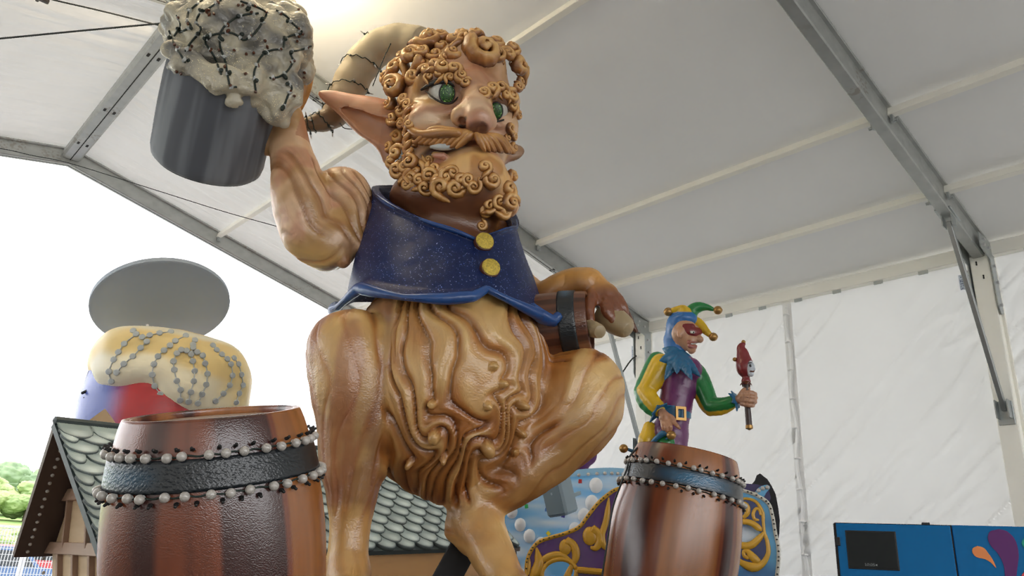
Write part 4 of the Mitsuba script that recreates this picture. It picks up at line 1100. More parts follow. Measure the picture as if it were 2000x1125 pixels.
bumped('hoop_paint', proc(hoop_paint), 0.3, pebble, 0.004, clearcoat=1.0, clearcoat_gloss=0.88)
a0_ = 0.0
def hoop_blue(p, n, uv):
    d = dr.abs(uv.x - HOOP_U); d = dr.minimum(d, 1 - d)
    return mix((0.008, 0.012, 0.016), (0.010, 0.10, 0.20), smoothstep(0.14, 0.02, d) * smoothstep(0.02, 0.4, uv.y) * smoothstep(1.0, 0.6, uv.y) * (0.6 + 0.8 * fbm(uv.x * 40, uv.y * 3, 1.0, 2)))
HOOP_U = 0.5
bumped('hoop_blue', proc(hoop_blue), 0.28, pebble, 0.003, clearcoat=1.0, clearcoat_gloss=0.9, specular=0.8)
bumped('tan_wood', (0.36, 0.27, 0.15), 0.34, orange_peel, 0.003, clearcoat=0.7)
bumped('barrel_lid', (0.30, 0.20, 0.14), 0.4, pebble, 0.002, clearcoat=0.4)
def cyl_uv(m, L):
    V = np.asarray(m.vertices)
    return np.stack([np.arctan2(V[:, 1], V[:, 0]) / (2 * np.pi) + .5, V[:, 2]], 1)
def barrel_solid(L, Re, Rm, lip=0.0, n=96):
    hs = np.linspace(-L, L, 25)
    rows = [(Re * 0.86, -L + 0.03), (Re * 0.9, -L + 0.03), (Re * 0.9, -L), (Re * 0.97, -L)] + [(Re + (Rm - Re) * (1 - (h / L) ** 2), h) for h in hs[1:-1]] + [(Re, L - 0.012), (Re * 0.985, L), (Re * 0.91, L), (Re * 0.90, L - 0.008), (Re * 0.895, L - 0.05)]
    return lathe(rows, n)
def band_mesh(L, Re, Rm, h0, h1, t=0.012, n=96):
    r = lambda h: Re + (Rm - Re) * (1 - (h / L) ** 2)
    rows = [(r(h0) - 0.01, h0), (r(h0) + t, h0 + 0.004)] + [(r(h) + t, h) for h in np.linspace(h0 + 0.02, h1 - 0.02, 6)] + [(r(h1) + t, h1 - 0.004), (r(h1) - 0.01, h1)]
    m = lathe(rows, n); V = np.asarray(m.vertices)
    uv = np.stack([np.arctan2(V[:, 1], V[:, 0]) / (2 * np.pi) + .5, (V[:, 2] - h0) / (h1 - h0)], 1)
    return m, uv
kc = S.world(J(1098, 634, 62)); end_ = S.world(J(1158, 634, 104))
axk = S.ex * 0.94 + S.ey * 0.10 + S.ez * 0.30; axk /= np.linalg.norm(axk); end_ = S.world(J(1152, 628, 75))
Kk = Rr(1100, 630, 70, 1)
Lk = np.linalg.norm(end_ - kc) + 0.0
kL, kRe, kRm = 0.36, 60 * Kk, 66 * Kk
Mk = axes_matrix(end_ - axk * kL, axk, (0, 0, 1))
tag('keg', 'small brown wooden keg with a dark blue hoop, tucked under the satyr statue\'s arm', 'keg')
m = barrel_solid(kL, kRe, kRm, n=64); uv = cyl_uv(m, kL); add('keg__body', moved(m, Mk), 'keg_wood', True, uv=uv)
m, uv = band_mesh(kL, kRe, kRm, kL * 0.42, kL * 0.78, 0.008, 64); add('keg__hoop', moved(m, Mk), 'hoop_paint', 40, label='dark blue hoop') ; scene['keg__hoop'] = mikit.ply(moved(m, Mk), 'hoop_paint', smooth=True, uv=uv)
add('keg__end_board', moved(lathe([(kRe * .895, kL - 0.06), (kRe * .895, kL - 0.03), (0.01, kL - 0.03)], 48), Mk), 'keg_wood', False)
bung = tube([J(1150, 640, 96), J(1165, 645, 112), J(1172, 648, 122)], [Rr(1165, 645, 110, k) for k in (17, 16, 13)], 12, 12); bung.vertices = S.world(bung.vertices)
add('keg__bung', bung, 'tan_wood', 40, label='small tan wooden bung')
tap = tube([J(1178, 612, 40), J(1200, 626, 58), J(1222, 640, 74), J(1229, 644, 78)], [Rr(1200, 626, 60, k) for k in (24, 27, 21, 15)], 18, 24); tap.vertices = S.world(tap.vertices)
add('keg__tap', tap, 'tan_wood', 30, label='big tan wooden tap under the fingers')
tp2 = tube([J(1214, 610, 40), J(1228, 630, 44), J(1244, 648, 46)], [Rr(1220, 620, 40, k) for k in (15, 11, 3)], 12, 14); tp2.vertices = S.world(tp2.vertices)
add('keg__tap_lever', tp2, 'keg_wood', 40)

# ---------------------------------------------------------------- the two big barrels
scene['pearl_bulb'] = {'type': 'principled', 'base_color': {'type': 'rgb', 'value': [0.45, 0.42, 0.38]}, 'roughness': 0.14, 'specular': 0.8, 'clearcoat': 1.0, 'clearcoat_gloss': 0.95}
principled('pin_black', (0.012, 0.012, 0.012), 0.45)
pearl = cat_([trimesh.creation.icosphere(2, 0.021), moved(lathe([(0.012, 0), (0.016, 0.0), (0.016, 0.012), (0.01, 0.016)], 10), np.eye(4))])
pearl_d = mikit.ply(trimesh.creation.icosphere(2, 0.0225), 'pearl_bulb', smooth=True)
cup_d = mikit.ply(lathe([(0.010, -0.002), (0.017, 0.0), (0.0175, 0.012), (0.013, 0.014)], 12), 'clip_clear', smooth=30)
pin_d = mikit.ply(cat_([lathe([(0.006, 0), (0.0075, 0.0), (0.0075, 0.026), (0.004, 0.03)], 8), box(0.02, 0.008, 0.012, (0, 0, 0.006))]), 'pin_black', smooth=30)


def big_barrel(base, C, ax, L, Re, Rm, h1, h0, label, xdir, nb, hoop='hoop_paint'):
    tag(base, label, 'barrel', None)
    M = axes_matrix(C, ax, xdir)
    m = barrel_solid(L, Re, Rm); add(base + '__body', moved(m, M), 'barrel_wood', True, uv=cyl_uv(m, L))
    add(base + '__lid', moved(lathe([(Re * .9, L - 0.07), (Re * .9, L - 0.035), (0.01, L - 0.035)], 64), M), 'barrel_lid', False, label='paler flat lid set into the rim')
    m, uv = band_mesh(L, Re, Rm, h0, h1); add(base + '__hoop', moved(m, M), hoop, True, uv=uv, label='dark painted hoop')
    r = lambda h: Re + (Rm - Re) * (1 - (h / L) ** 2)
    for h, sg in ((h1 + 0.012, 1), (h0 - 0.012, -1)):
        th = np.linspace(0, 2 * np.pi, 160); R = r(h) + 0.008
        wire = tube(np.stack([R * np.cos(th), R * np.sin(th), h + 0.004 * np.sin(th * 31)], 1), 0.0045, 6)
        ks = add(num(base + '__light_string'), moved(wire, M), 'wire_green', True, label='string of pearl bulbs along the hoop')
        for i in range(nb):
            t = 2 * np.pi * (i + 0.2 * rng.uniform(-1, 1)) / nb
            o = np.array([math.cos(t), math.sin(t), 0]); p = o * (R + 0.016) + [0, 0, h + 0.004 * rng.uniform(-1, 1)]
            put(num(ks + '__bulb'), pearl_d, M @ axes_matrix(p, o))
            put(num(ks + '__socket'), cup_d, M @ axes_matrix(o * (R - 0.004) + [0, 0, h], o))
            if i % 1 == 0:
                t2 = t + np.pi / nb; o2 = np.array([math.cos(t2), math.sin(t2), 0])
                put(num(ks + '__pin'), pin_d, M @ axes_matrix(o2 * (R) + [0, 0, h + sg * 0.026], o2 + [0, 0, sg * 0.5]))
    return M


big_barrel('barrel', np.array([1.66850743, 3.96309008, 1.60470095]), np.array([-0.26378767, -0.1296722, 0.95582487]), 0.6926, 0.4269, 0.5326, 0.5253, 0.378,
           'big brown barrel beside the satyr statue\'s straight leg, its pale lid showing on top', (-1, 0.3, 0), 35)
M2 = big_barrel('barrel_001', np.array([5.68527726, 4.08382449, 1.84518487]), np.array([0.09494898, -0.14534312, 0.98481474]), 0.8101, 0.4419, 0.5590, 0.6204, 0.4736,
                'big glossy brown barrel with a blue-tinted hoop in front of the jester statue', (1, -0.4, 0), 34, 'hoop_blue')
q_ = np.linalg.inv(M2) @ np.append(CAM, 1); HOOP_U = math.atan2(q_[1], q_[0]) / (2 * math.pi) + 0.5 + 0.03
cb_ = np.array([[0.56, 0, -0.5], [0.575, 0.01, -0.1], [0.57, -0.02, 0.2], [0.55, 0.03, 0.42], [0.52, 0.02, 0.55], [0.50, -0.02, 0.66], [0.45, 0.0, 0.75]])
a2 = math.atan2(*(np.linalg.inv(M2) @ np.append(CAM, 1))[[1, 0]]) - 1.15
cbr = cb_ @ np.array([[math.cos(a2), math.sin(a2), 0], [-math.sin(a2), math.cos(a2), 0], [0, 0, 1]]); cbr[:, :2] *= 1.02
add('barrel_001__cable', moved(cat_([tube(cbr, 0.008, 8, 60), tube(cbr + [0.01, 0.02, 0.01], 0.005, 8, 60)]), M2), 'black_cable', True, label='black cable running down the side')
# ---------------------------------------------------------------- float decks and the satyr's stand
def deck_col(p, n, uv):
    return mix((0.05, 0.045, 0.04), (0.09, 0.08, 0.07), fbm(p.x * 4, p.y * 4, p.z * 4, 3))
principled('deck_paint', proc(deck_col), 0.6)
dk = Frame(760, 4.2)
def fbox(fr, x0, x1, y0, y1, z0, z1, bev=0.01):
    m = box(x1 - x0, y1 - y0, z1 - z0, ((x0 + x1) / 2, (y0 + y1) / 2, (z0 + z1) / 2), bev); m.vertices = fr.world(m.vertices); return m
add('float_deck', fbox(dk, -4.2, 2.9, 0.25, 0.86, -7.6, 0.8), 'deck_paint', False, label='dark low parade float deck under the barrels, statues and house', cat='float deck')
fy = float(np.asarray(S.P(690, 1222, 222))[1]) - 0.06
add('satyr_stand', fbox(S, -1.04, 0.75, 0.86, fy, -0.6, 1.0), 'deck_paint', False, label='dark stand under the satyr statue\'s feet', cat='stand')
st = tube([J(925, 1040, 10), J(905, 1060, 10)], 0.02, 8)
principled('black_strap', (0.010, 0.010, 0.011), 0.7)
br = beam(S.world(J(932, 1020, 0)), S.world(J(862, 1150, 20)), 0.19, 0.05, up=S.ez, bev=0.008)
add('heel_brace', br, 'black_strap', False, label='flat black brace propping the satyr statue\'s raised heel', cat='brace')

# ---------------------------------------------------------------- the jester
Jf = Frame(1310, 7.35)
jP = lambda u, v, z=0: Jf.P(u, v, z)
jR = lambda u, v, z, r: Jf.r(u, v, z, r)
bumped('jester_paint', VCOL, 0.3, orange_peel, 0.0012, clearcoat=0.8, clearcoat_gloss=0.9)
YEL, GRN, PUR, BLU, TEAL, JSK, RED, GOLD = (0.66, 0.42, 0.015), (0.012, 0.19, 0.045), (0.13, 0.024, 0.115), (0.03, 0.15, 0.42), (0.015, 0.13, 0.24), (0.50, 0.27, 0.16), (0.20, 0.018, 0.022), (0.38, 0.22, 0.06)
def jc(sk, pts, k=5, op=1, col=None, n=None, flat=None):
    P = [jP(*q[:3]) for q in pts]; R = [jR(*q) for q in pts]
    if len(P) == 1: sk.ball(P[0], R[0], k * Jf.px, op, col)
    else: sk.chain(P, R, k * Jf.px, op, col, n, flat)
def je(sk, u, v, z, rx, ry, rz, k=5, op=1, col=None, roll=0):
    q = jR(u, v, z, 1); c, s = math.cos(math.radians(roll)), math.sin(math.radians(roll))
    sk.ell(jP(u, v, z), (rx * q, ry * q, rz * q), k * Jf.px, op, col, np.array([[c, s, 0], [-s, c, 0], [0, 0, 1]]))
def jadd(key, sk, h=0.006, default=PUR, kc=0.0015, mat='jester_paint', disp=0.0, label=None):
    m = sk.mesh(h); V = np.asarray(m.vertices)
    if disp: m.vertices = V + vnormals(m) * ((meshkit.fbm(V * 14, 2, 3) - .5) * disp)[:, None]
    c = sk.colors(V, default, kc) * (0.85 + 0.3 * meshkit.fbm(V * 9, 2, 6))[:, None]
    m.vertices = Jf.world(m.vertices)
    return add(key, m, mat, True, color=c, label=label)
tag('jester_statue', 'jester statue in purple, green and yellow with a belled cap, standing behind the smaller barrel', 'statue')
q = Sculpt()
je(q, 1328, 735, 0, 38, 48, 30, 10, col=PUR); je(q, 1336, 722, 14, 30, 24, 22, 8, col=PUR); je(q, 1356, 724, 8, 14, 22, 20, 8, col=PUR)
jc(q, [(1325, 760, 0, 33), (1318, 795, 0, 31), (1316, 818, 0, 30)], 8, col=PUR)
je(q, 1308, 845, 0, 35, 36, 32, 8, col=PUR); jc(q, [(1312, 850, 0, 30), (1314, 905, 0, 28)], 8, col=PUR)
jc(q, [(1268, 835, 10, 12), (1264, 860, 12, 17), (1262, 900, 12, 20)], 4, col=YEL)
jc(q, [(1300, 866, 26, 16), (1300, 905, 26, 18)], 4, col=GRN)
# sleeves, yellow in front and green behind
jc(q, [(1293, 712, 8, 21), (1279, 738, 12, 19), (1262, 765, 14, 15)], 5, col=YEL, n=6); jc(q, [(1284, 706, -6, 19), (1270, 732, -2, 17), (1252, 763, 2, 14)], 5, col=GRN, n=6)
jc(q, [(1260, 764, 14, 15), (1272, 782, 22, 15), (1287, 800, 30, 12)], 5, col=YEL, n=5); jc(q, [(1250, 768, 8, 11), (1260, 788, 14, 12), (1278, 806, 22, 10)], 5, col=GRN, n=5)
jc(q, [(1362, 730, 0, 18), (1376, 760, 4, 16), (1388, 788, 10, 14), (1398, 795, 14, 12)], 6, col=GRN, n=8); jc(q, [(1366, 756, -4, 12), (1374, 785, 0, 11), (1386, 803, 6, 9)], 5, col=YEL, n=6)
jc(q, [(1390, 792, 12, 13), (1415, 790, 26, 12), (1436, 782, 36, 9)], 6, col=GRN, n=6); jc(q, [(1388, 804, 8, 8), (1412, 802, 22, 7), (1434, 791, 32, 5)], 4, col=YEL, n=6)
# neck and head, turned to the right
jc(q, [(1322, 700, 0, 16), (1324, 682, 0, 15)], 5, col=BLU)
je(q, 1336, 650, 6, 26, 32, 27, 4, col=JSK, roll=-8)
jc(q, [(1345, 672, 14, 13), (1351, 683, 16, 8)], 8, col=JSK)
jc(q, [(1359, 652, 16, 5), (1367, 663, 20, 7)], 4, col=JSK); jc(q, [(1352, 662, 22, 8)], 6, col=JSK); jc(q, [(1364, 641, 10, 6)], 6, col=JSK)
jc(q, [(1349, 673, 27, 3), (1358, 673, 20, 3)], 3, op=-1)
jc(q, [(1346, 669, 26, 3), (1354, 667, 24, 3), (1362, 668, 16, 2)], 3, col=(0.33, 0.11, 0.08), n=6); jc(q, [(1347, 676, 25, 3), (1355, 679, 20, 3), (1360, 676, 14, 2)], 3, col=(0.33, 0.10, 0.08), n=6)
je(q, 1328, 652, 30, 5, 9, 4, 3, col=JSK, roll=12)
jadd('jester_statue__body', q)
h_ = Sculpt()
je(h_, 1326, 640, -4, 25, 32, 31, 6, col=BLU); jc(h_, [(1318, 690, -4, 19), (1318, 665, -10, 22)], 8, col=BLU); je(h_, 1336, 626, 4, 25, 16, 27, 5, col=BLU)
je(h_, 1344, 658, 26, 22, 27, 30, 4, op=-1)
jc(h_, [(1331, 630, 12, 14), (1337, 614, 14, 12), (1333, 605, 14, 8), (1318, 606, 12, 5), (1310, 608, 10, 3)], 4, col=YEL, n=14)
jc(h_, [(1346, 626, 2, 13), (1351, 608, 2, 11), (1364, 600, 4, 9), (1380, 600, 8, 5), (1394, 605, 10, 2.5)], 4, col=GRN, n=14)
jc(h_, [(1362, 630, 4, 10), (1372, 640, 10, 8), (1382, 650, 14, 5), (1388, 655, 15, 3)], 4, col=YEL, n=10)
jadd('jester_statue__cap', h_, label='blue cap with yellow and green horns')
principled('bell_gold', (0.42, 0.24, 0.075), 0.32, metallic=0.7, clearcoat=0.3)
def bell(key, w, r):
    m = cat_([trimesh.creation.icosphere(3, r), trimesh.creation.torus(r * 1.0, r * 0.07, 32, 8)])
    m.apply_transform(axes_matrix(w, (0.3, 0.2, 1))); add(key, m, 'bell_gold', True, label='round gold bell')
for u, v, z, r in ((1305, 609, 10, 8.5), (1402, 606, 11, 8.5), (1393, 658, 16, 8.5), (1311, 850, 48, 9)):
    bell(num('jester_statue__bell'), Jf.world(jP(u, v, z)), jR(u, v, z, r))
mk = Sculpt()
jc(mk, [(1331, 636, 24, 4), (1341, 641, 27, 6.5), (1352, 647, 28, 8), (1362, 648, 19, 7), (1366, 645, 10, 5)], 4, col=RED, n=8, flat=((0.3, 0, 1), 0.6)); jc(mk, [(1336, 638, 26, 5), (1352, 636, 28, 4)], 4, col=RED)
jadd('jester_statue__eye_mask', mk, label='dark red eye mask')
ey = tube([Jf.world(jP(1349, 649, 36)), Jf.world(jP(1356, 649, 34))], [jR(1350, 649, 34, 2.6)] * 2, 8); add('jester_statue__eye', ey, 'eye_white', True)
pu_ = trimesh.creation.icosphere(2, jR(1354, 648, 36, 1.7)); pu_.apply_translation(Jf.world(jP(1354.5, 649, 36.2))); add('jester_statue__pupil', pu_, 'eye_liner', True)
tt = tube([Jf.world(jP(1350, 671.5, 27)), Jf.world(jP(1359, 670.5, 20))], [jR(1350, 670, 24, 1.8)] * 2, 8); add('jester_statue__teeth', tt, 'teeth_paint', True)
# pointed collar and cuffs
def spikes(center, axis, r0, r1, nsp, drop, col_key, key, jit=0.2, x=None, phase=0, thick=0.012, label=None):
    M = axes_matrix(center, axis, x); ms = []
    n = nsp * 2; P = []
    ths_ = np.arange(n) * 2 * np.pi / n + phase
    inn = np.stack([r0 * np.cos(ths_), r0 * np.sin(ths_), 0 * ths_], 1)
    rr = np.where(np.arange(n) % 2 == 0, r1 * (1 + jit * np.sin(ths_ * 3.3)), (r0 + r1) / 2 * 0.98)
    out = np.stack([rr * np.cos(ths_), rr * np.sin(ths_), np.where(np.arange(n) % 2 == 0, drop, drop * 0.4)], 1)
    V = np.vstack([inn, out, inn + [0, 0, thick], out + [0, 0, thick]]); f = []
    for i in range(n):
        j = (i + 1) % n
        f += [[i, n + i, n + j], [i, n + j, j], [2 * n + i, 3 * n + j, 3 * n + i], [2 * n + i, 2 * n + j, 3 * n + j], [n + i, 3 * n + i, 3 * n + j], [n + i, 3 * n + j, n + j], [i, j, 2 * n + j], [i, 2 * n + j, 2 * n + i]]
    m = trimesh.Trimesh(V, np.array(f), process=False).subdivide().subdivide(); m.apply_transform(M)
    add(key, m, col_key, 30, label=label)
bumped('teal_paint', (0.018, 0.13, 0.27), 0.3, orange_peel, 0.0012, clearcoat=0.8)
jw = lambda u, v, z=0: Jf.world(jP(u, v, z))
ck = Sculpt()
for tip in ((1322, 730, 52), (1352, 742, 64), (1368, 736, 46), (1298, 742, 40), (1294, 681, 0), (1286, 708, 26), (1362, 716, -10)):
    jc(ck, [(1325, 694, 6, 13), ((1325 + tip[0]) / 2, (696 + tip[1]) / 2 - 2, (8 + tip[2]) / 2 + 8, 10), (tip[0], tip[1], tip[2], 1.2)], 1.5, n=8, flat=(Jf.M.T @ (-ray(1323, 700)), 0.55))
ckm = ck.mesh(0.006); ckm.vertices = Jf.world(ckm.vertices)
add('jester_statue__collar', ckm, 'teal_paint', True, label='pointed blue collar')
w_ = jw(1286, 800, 30) - jw(1272, 782, 22)
spikes(jw(1288, 801, 31), w_, jR(1288, 801, 30, 8), jR(1288, 801, 30, 26), 7, 0.02, 'teal_paint', num('jester_statue__cuff'), label='spiky teal cuff')
w_ = jw(1436, 782, 36) - jw(1415, 790, 26)
spikes(jw(1438, 781, 37), w_, jR(1438, 781, 36, 6), jR(1438, 781, 36, 21), 7, -0.02, 'teal_paint', num('jester_statue__cuff'))
# belt and buckle, blue hem
bt = lathe([(0.001, -0.055), (jR(1317, 808, 0, 31.5), -0.055), (jR(1317, 808, 0, 32.5), 0), (jR(1317, 808, 0, 32), 0.055), (0.001, 0.055)], 40)
add('jester_statue__belt', moved(bt, axes_matrix(jw(1317, 806, 0), Jf.ey + 0.12 * Jf.ez, Jf.ex)), 'teal_paint', 30, label='blue belt')
from shapely.geometry import Polygon, Point, LineString, box as sbox
from shapely import affinity
bk = extrude(sbox(-0.05, -0.065, 0.05, 0.065).difference(sbox(-0.028, -0.04, 0.028, 0.04)), 0.02)
add('jester_statue__belt_buckle', moved(bk, axes_matrix(jw(1329, 808, 34), Jf.ez + 0.35 * Jf.ex, Jf.ex)), 'bell_gold', False, label='gold belt buckle')
hemt = tube([jw(1268, 872, 24), jw(1282, 856, 36), jw(1297, 846, 42), jw(1311, 850, 44), jw(1300, 858, 46)], [jR(1290, 850, 40, k) for k in (4, 5, 6, 4, 1.5)], 10, 30)
add('jester_statue__hem', hemt, 'teal_paint', True)
tipb = tube([jw(1262, 880, 10), jw(1240, 882, 24), jw(1225, 877, 34)], [jR(1240, 880, 20, k) for k in (6, 4, 2.5)], 10, 14); add('jester_statue__hem_001', tipb, 'teal_paint', True)
bell(num('jester_statue__bell'), jw(1218, 876, 38), jR(1218, 876, 36, 8.5))
# hands
def hand(key, palm, fingers, col=(0.43, 0.22, 0.13)):
    s = Sculpt(); jc(s, palm, 4, col=col)
    for f in fingers: jc(s, f, 2.2, col=col, n=7)
    jadd(key, s, 0.0048, col, disp=0.003)
hand('jester_statue__hand', [(1293, 806, 36, 9), (1299, 816, 40, 11), (1303, 824, 42, 9)],
     [[(1306, 817, 46, 4.5), (1316, 825, 50, 4), (1327, 836, 52, 2.8)], [(1304, 824, 47, 4.5), (1309, 833, 51, 4), (1309, 841, 48, 3)], [(1299, 826, 46, 4.5), (1302, 836, 50, 4), (1303, 843, 46, 3)], [(1294, 825, 44, 4.2), (1296, 834, 47, 3.7), (1297, 840, 43, 2.8)], [(1300, 810, 44, 4.5), (1311, 814, 48, 3.8), (1318, 821, 49, 3)]])
hand('jester_statue__hand_001', [(1440, 781, 38, 8), (1450, 778, 42, 10), (1455, 778, 42, 9)],
     [[(1450, 768, 46, 5), (1464, 767, 56, 4.8), (1474, 770, 50, 4.4), (1470, 771, 36, 4)], [(1450, 775, 46, 5), (1465, 775, 58, 4.8), (1475, 777, 50, 4.4), (1470, 778, 36, 4)], [(1450, 782, 46, 5), (1464, 783, 57, 4.6), (1474, 785, 50, 4.2), (1469, 786, 36, 4)], [(1449, 789, 45, 4.4), (1462, 791, 54, 4.2), (1470, 792, 48, 3.8), (1466, 792, 36, 3.5)], [(1446, 772, 40, 5), (1454, 762, 44, 4.4), (1462, 759, 44, 3.6)]])
# the sceptre with a small jester's head
tag('jester_sceptre', 'dark stick with a small red-hooded white face on top, held in the jester statue\'s hand', 'sceptre')
bumped('stick_wood', (0.035, 0.018, 0.014), 0.35, orange_peel, 0.001, clearcoat=0.6)
add('jester_sceptre__stick', tube([jw(1457, 740, 44), jw(1459, 780, 44), jw(1463, 832, 44)], [jR(1460, 780, 44, k) for k in (5, 5.6, 6)], 14, 20), 'stick_wood', 30)
add('jester_sceptre__end_cap', tube([jw(1463, 831, 44), jw(1463.4, 837, 44)], [jR(1460, 830, 44, 7.2)] * 2, 14), 'bell_gold', 30, label='gold end cap')
s = Sculpt()
je(s, 1455, 716, 44, 17, 22, 17, 4, col=RED); jc(s, [(1452, 700, 44, 12), (1450, 688, 44, 8), (1446, 678, 44, 4), (1453, 671, 44, 2.5)], 5, col=RED, n=10); jc(s, [(1444, 706, 40, 8), (1438, 703, 40, 3)], 4, col=RED)
jc(s, [(1457, 738, 44, 7), (1457, 744, 44, 9)], 3, col=RED)
WH = (0.55, 0.60, 0.66)
je(s, 1465, 719, 50, 9, 15, 12, 2, col=WH); jc(s, [(1470, 718, 54, 4), (1473, 721, 54, 2.5)], 3, col=WH); jc(s, [(1467, 731, 54, 5)], 3, col=WH)
jadd('jester_sceptre__head', s, 0.005, RED, label='white puppet face in a dark red hood')
for nm, rows, r in (('jester_sceptre__eye', [(1465, 712, 62), (1466, 716, 62)], 2), ('jester_sceptre__eyebrow', [(1462, 709, 61), (1468, 708, 60)], 1.0), ('jester_sceptre__mouth', [(1466, 725, 60), (1471, 726, 57), (1473, 723, 54)], 1.6)):
    add(nm, tube([jw(*a) for a in rows], [jR(1465, 715, 60, r)] * len(rows), 8), 'eye_liner' if 'mouth' not in nm else 'button_rim', True)
for u, v, r in ((1452, 668, 4), (1435, 702, 4)): bell(num('jester_sceptre__bell'), jw(u, v, 44), jR(u, v, 44, r))
spikes(jw(1457, 742, 44), -Jf.ey, jR(1457, 742, 44, 5), jR(1457, 742, 44, 13), 5, 0.05, 'button_rim', 'jester_sceptre__ruff')
# ---------------------------------------------------------------- the shingled house
sys_rng = np.random.default_rng(21)
bumped('shingle_paint', VCOL, 0.45, orange_peel, 0.0015, clearcoat=0.4)
principled('roof_edge', (0.055, 0.075, 0.078), 0.5)
def wood_light(p, n, uv):
    return mix((0.42, 0.29, 0.16), (0.55, 0.41, 0.26), fbm(p.x * 3, p.y * 3, p.z * 14, 3))
bumped('house_cream_wood', proc(wood_light), 0.5, orange_peel, 0.001)
principled('house_timber', (0.30, 0.19, 0.13), 0.5)
principled('house_dark_timber', (0.075, 0.045, 0.034), 0.5)
def orange_wall(p, n, uv):
    return mix((0.42, 0.17, 0.045), (0.62, 0.33, 0.12), smoothstep(0.35, 0.7, fbm(p.x * 0.9, p.y * 0.9, p.z * 3, 3)))
bumped('house_orange_wall', proc(orange_wall), 0.4, orange_peel, 0.001, clearcoat=0.3)
principled('window_paint', (0.16, 0.21, 0.22), 0.15, specular=0.7, clearcoat=0.8)
E0 = at(200, 1092, 6.2); E1 = at(1015, 1068, 9.6)
dA = ray(105, 825)[:2]; best_h = None
for hb in np.linspace(6.3, 8.5, 221):
    b_ = at(25, 1080, hb); m_ = (E0 + b_)[:2] / 2
    off = abs(m_[0] * dA[1] - m_[1] * dA[0]) / np.hypot(*dA)
    if best_h is None or off < best_h[0]: best_h = (off, hb)
B0 = at(25, 1080, best_h[1]); mid = (E0 + B0) / 2
tA = np.hypot(*mid[:2]) / np.hypot(*dA); A0 = CAM + ray(105, 825) * tA
run = E1 - E0; Lr = np.linalg.norm(run); er = run / Lr
A1, B1 = A0 + run, B0 + run
dn = E0 - A0; Ls = np.linalg.norm(dn); ed = dn / Ls
nr = np.cross(er, ed); nr = nr if nr[2] > 0 else -nr; nr /= np.linalg.norm(nr)
ed2 = (B0 - A0) / np.linalg.norm(B0 - A0); nr2 = np.cross(ed2, er); nr2 = nr2 if nr2[2] > 0 else -nr2; nr2 /= np.linalg.norm(nr2)
tag('shingled_house', 'float house with a grey-green scalloped shingle roof and half-timbered gable, behind barrels and satyr statue', 'house')
def slab(a, b_, c, d, n_, t):
    P = np.array([a, b_, c, d]); V = np.vstack([P, P - n_ * t])
    f = [[0, 1, 2], [0, 2, 3], [4, 6, 5], [4, 7, 6]] + [q for i in range(4) for q in ([i, i + 4, (i + 1) % 4 + 4], [i, (i + 1) % 4 + 4, (i + 1) % 4])]
    m = trimesh.Trimesh(V, f, process=False); m.fix_normals(); return m
add('shingled_house__roof', cat_([slab(A0, A1, E1, E0, nr, 0.05)]), 'roof_edge', False)
add('shingled_house__roof_001', cat_([slab(A0, A1, B1, B0, nr2, 0.05)]), 'house_dark_timber', False, label='dark brown roof underside and back slope')
add('shingled_house__ridge_cap', tube([A0 + nr * 0.02, A1 + nr * 0.02], 0.035, 8), 'roof_edge', 30)
# one shingle: a domed scallop, pale at its lip; local x along the ridge, y down the slope, z out
ROWS, COLS = 12, 18
sw, sh = Lr / COLS, Ls / ROWS
def shingle(w, hgt):
    nx, ny = 12, 9; V, C, f = [], [], []
    for j in range(ny):
        t = j / (ny - 1)
        for i in range(nx + 1):
            s_ = i / nx * 2 - 1
            yend = hgt * (1.0 + 0.95 * (math.sqrt(max(0, 1 - s_ ** 2)) ** 1.1))
            y = t * yend; x = s_ * w * 0.5
            bulge = 0.012 + 0.026 * w / 0.28 * max(0, 1 - s_ ** 2) ** 0.7 * math.sin(min(1, t * 1.05) * 2.6) * t + 0.014 * t
            V.append((x, y, bulge))
            lip = math.exp(-(((s_ + .05) / 0.55) ** 2)) * sstep(0.45, 0.78, t) * sstep(1.0, 0.9, t)
            edge = sstep(0.93, 1.0, t)
            c = lerp(np.array((0.29, 0.37, 0.37)), np.array((0.66, 0.76, 0.75)), lip * 0.8)
            c = lerp(c, np.array((0.08, 0.11, 0.11)), max(edge, sstep(0.9, 1.0, abs(s_)) * 0.7)); C.append(c)
    N = len(V)
    for j in range(ny - 1):
        for i in range(nx):
            a = j * (nx + 1) + i; f += [[a, a + nx + 1, a + 1], [a + 1, a + nx + 1, a + nx + 2]]
    V2 = V + [(x, y, 0.0) for x, y, z in V[(ny - 1) * (nx + 1):]]
    C2 = C + [np.array((0.04, 0.05, 0.05))] * (nx + 1)
    a = (ny - 1) * (nx + 1)
    for i in range(nx): f += [[a + i, N + i, a + i + 1], [a + i + 1, N + i, N + i + 1]]
    m = trimesh.Trimesh(np.array(V2), np.array(f)[:, ::-1], process=False)
    return m, np.array(C2)
variants = []
for kk in range(4):
    m, c = shingle(sw * 0.995, sh)
    g = 0.85 + 0.1 * kk
    variants.append(mikit.ply(m, 'shingle_paint', smooth=True, color=np.clip(c * g, 0, 1)))
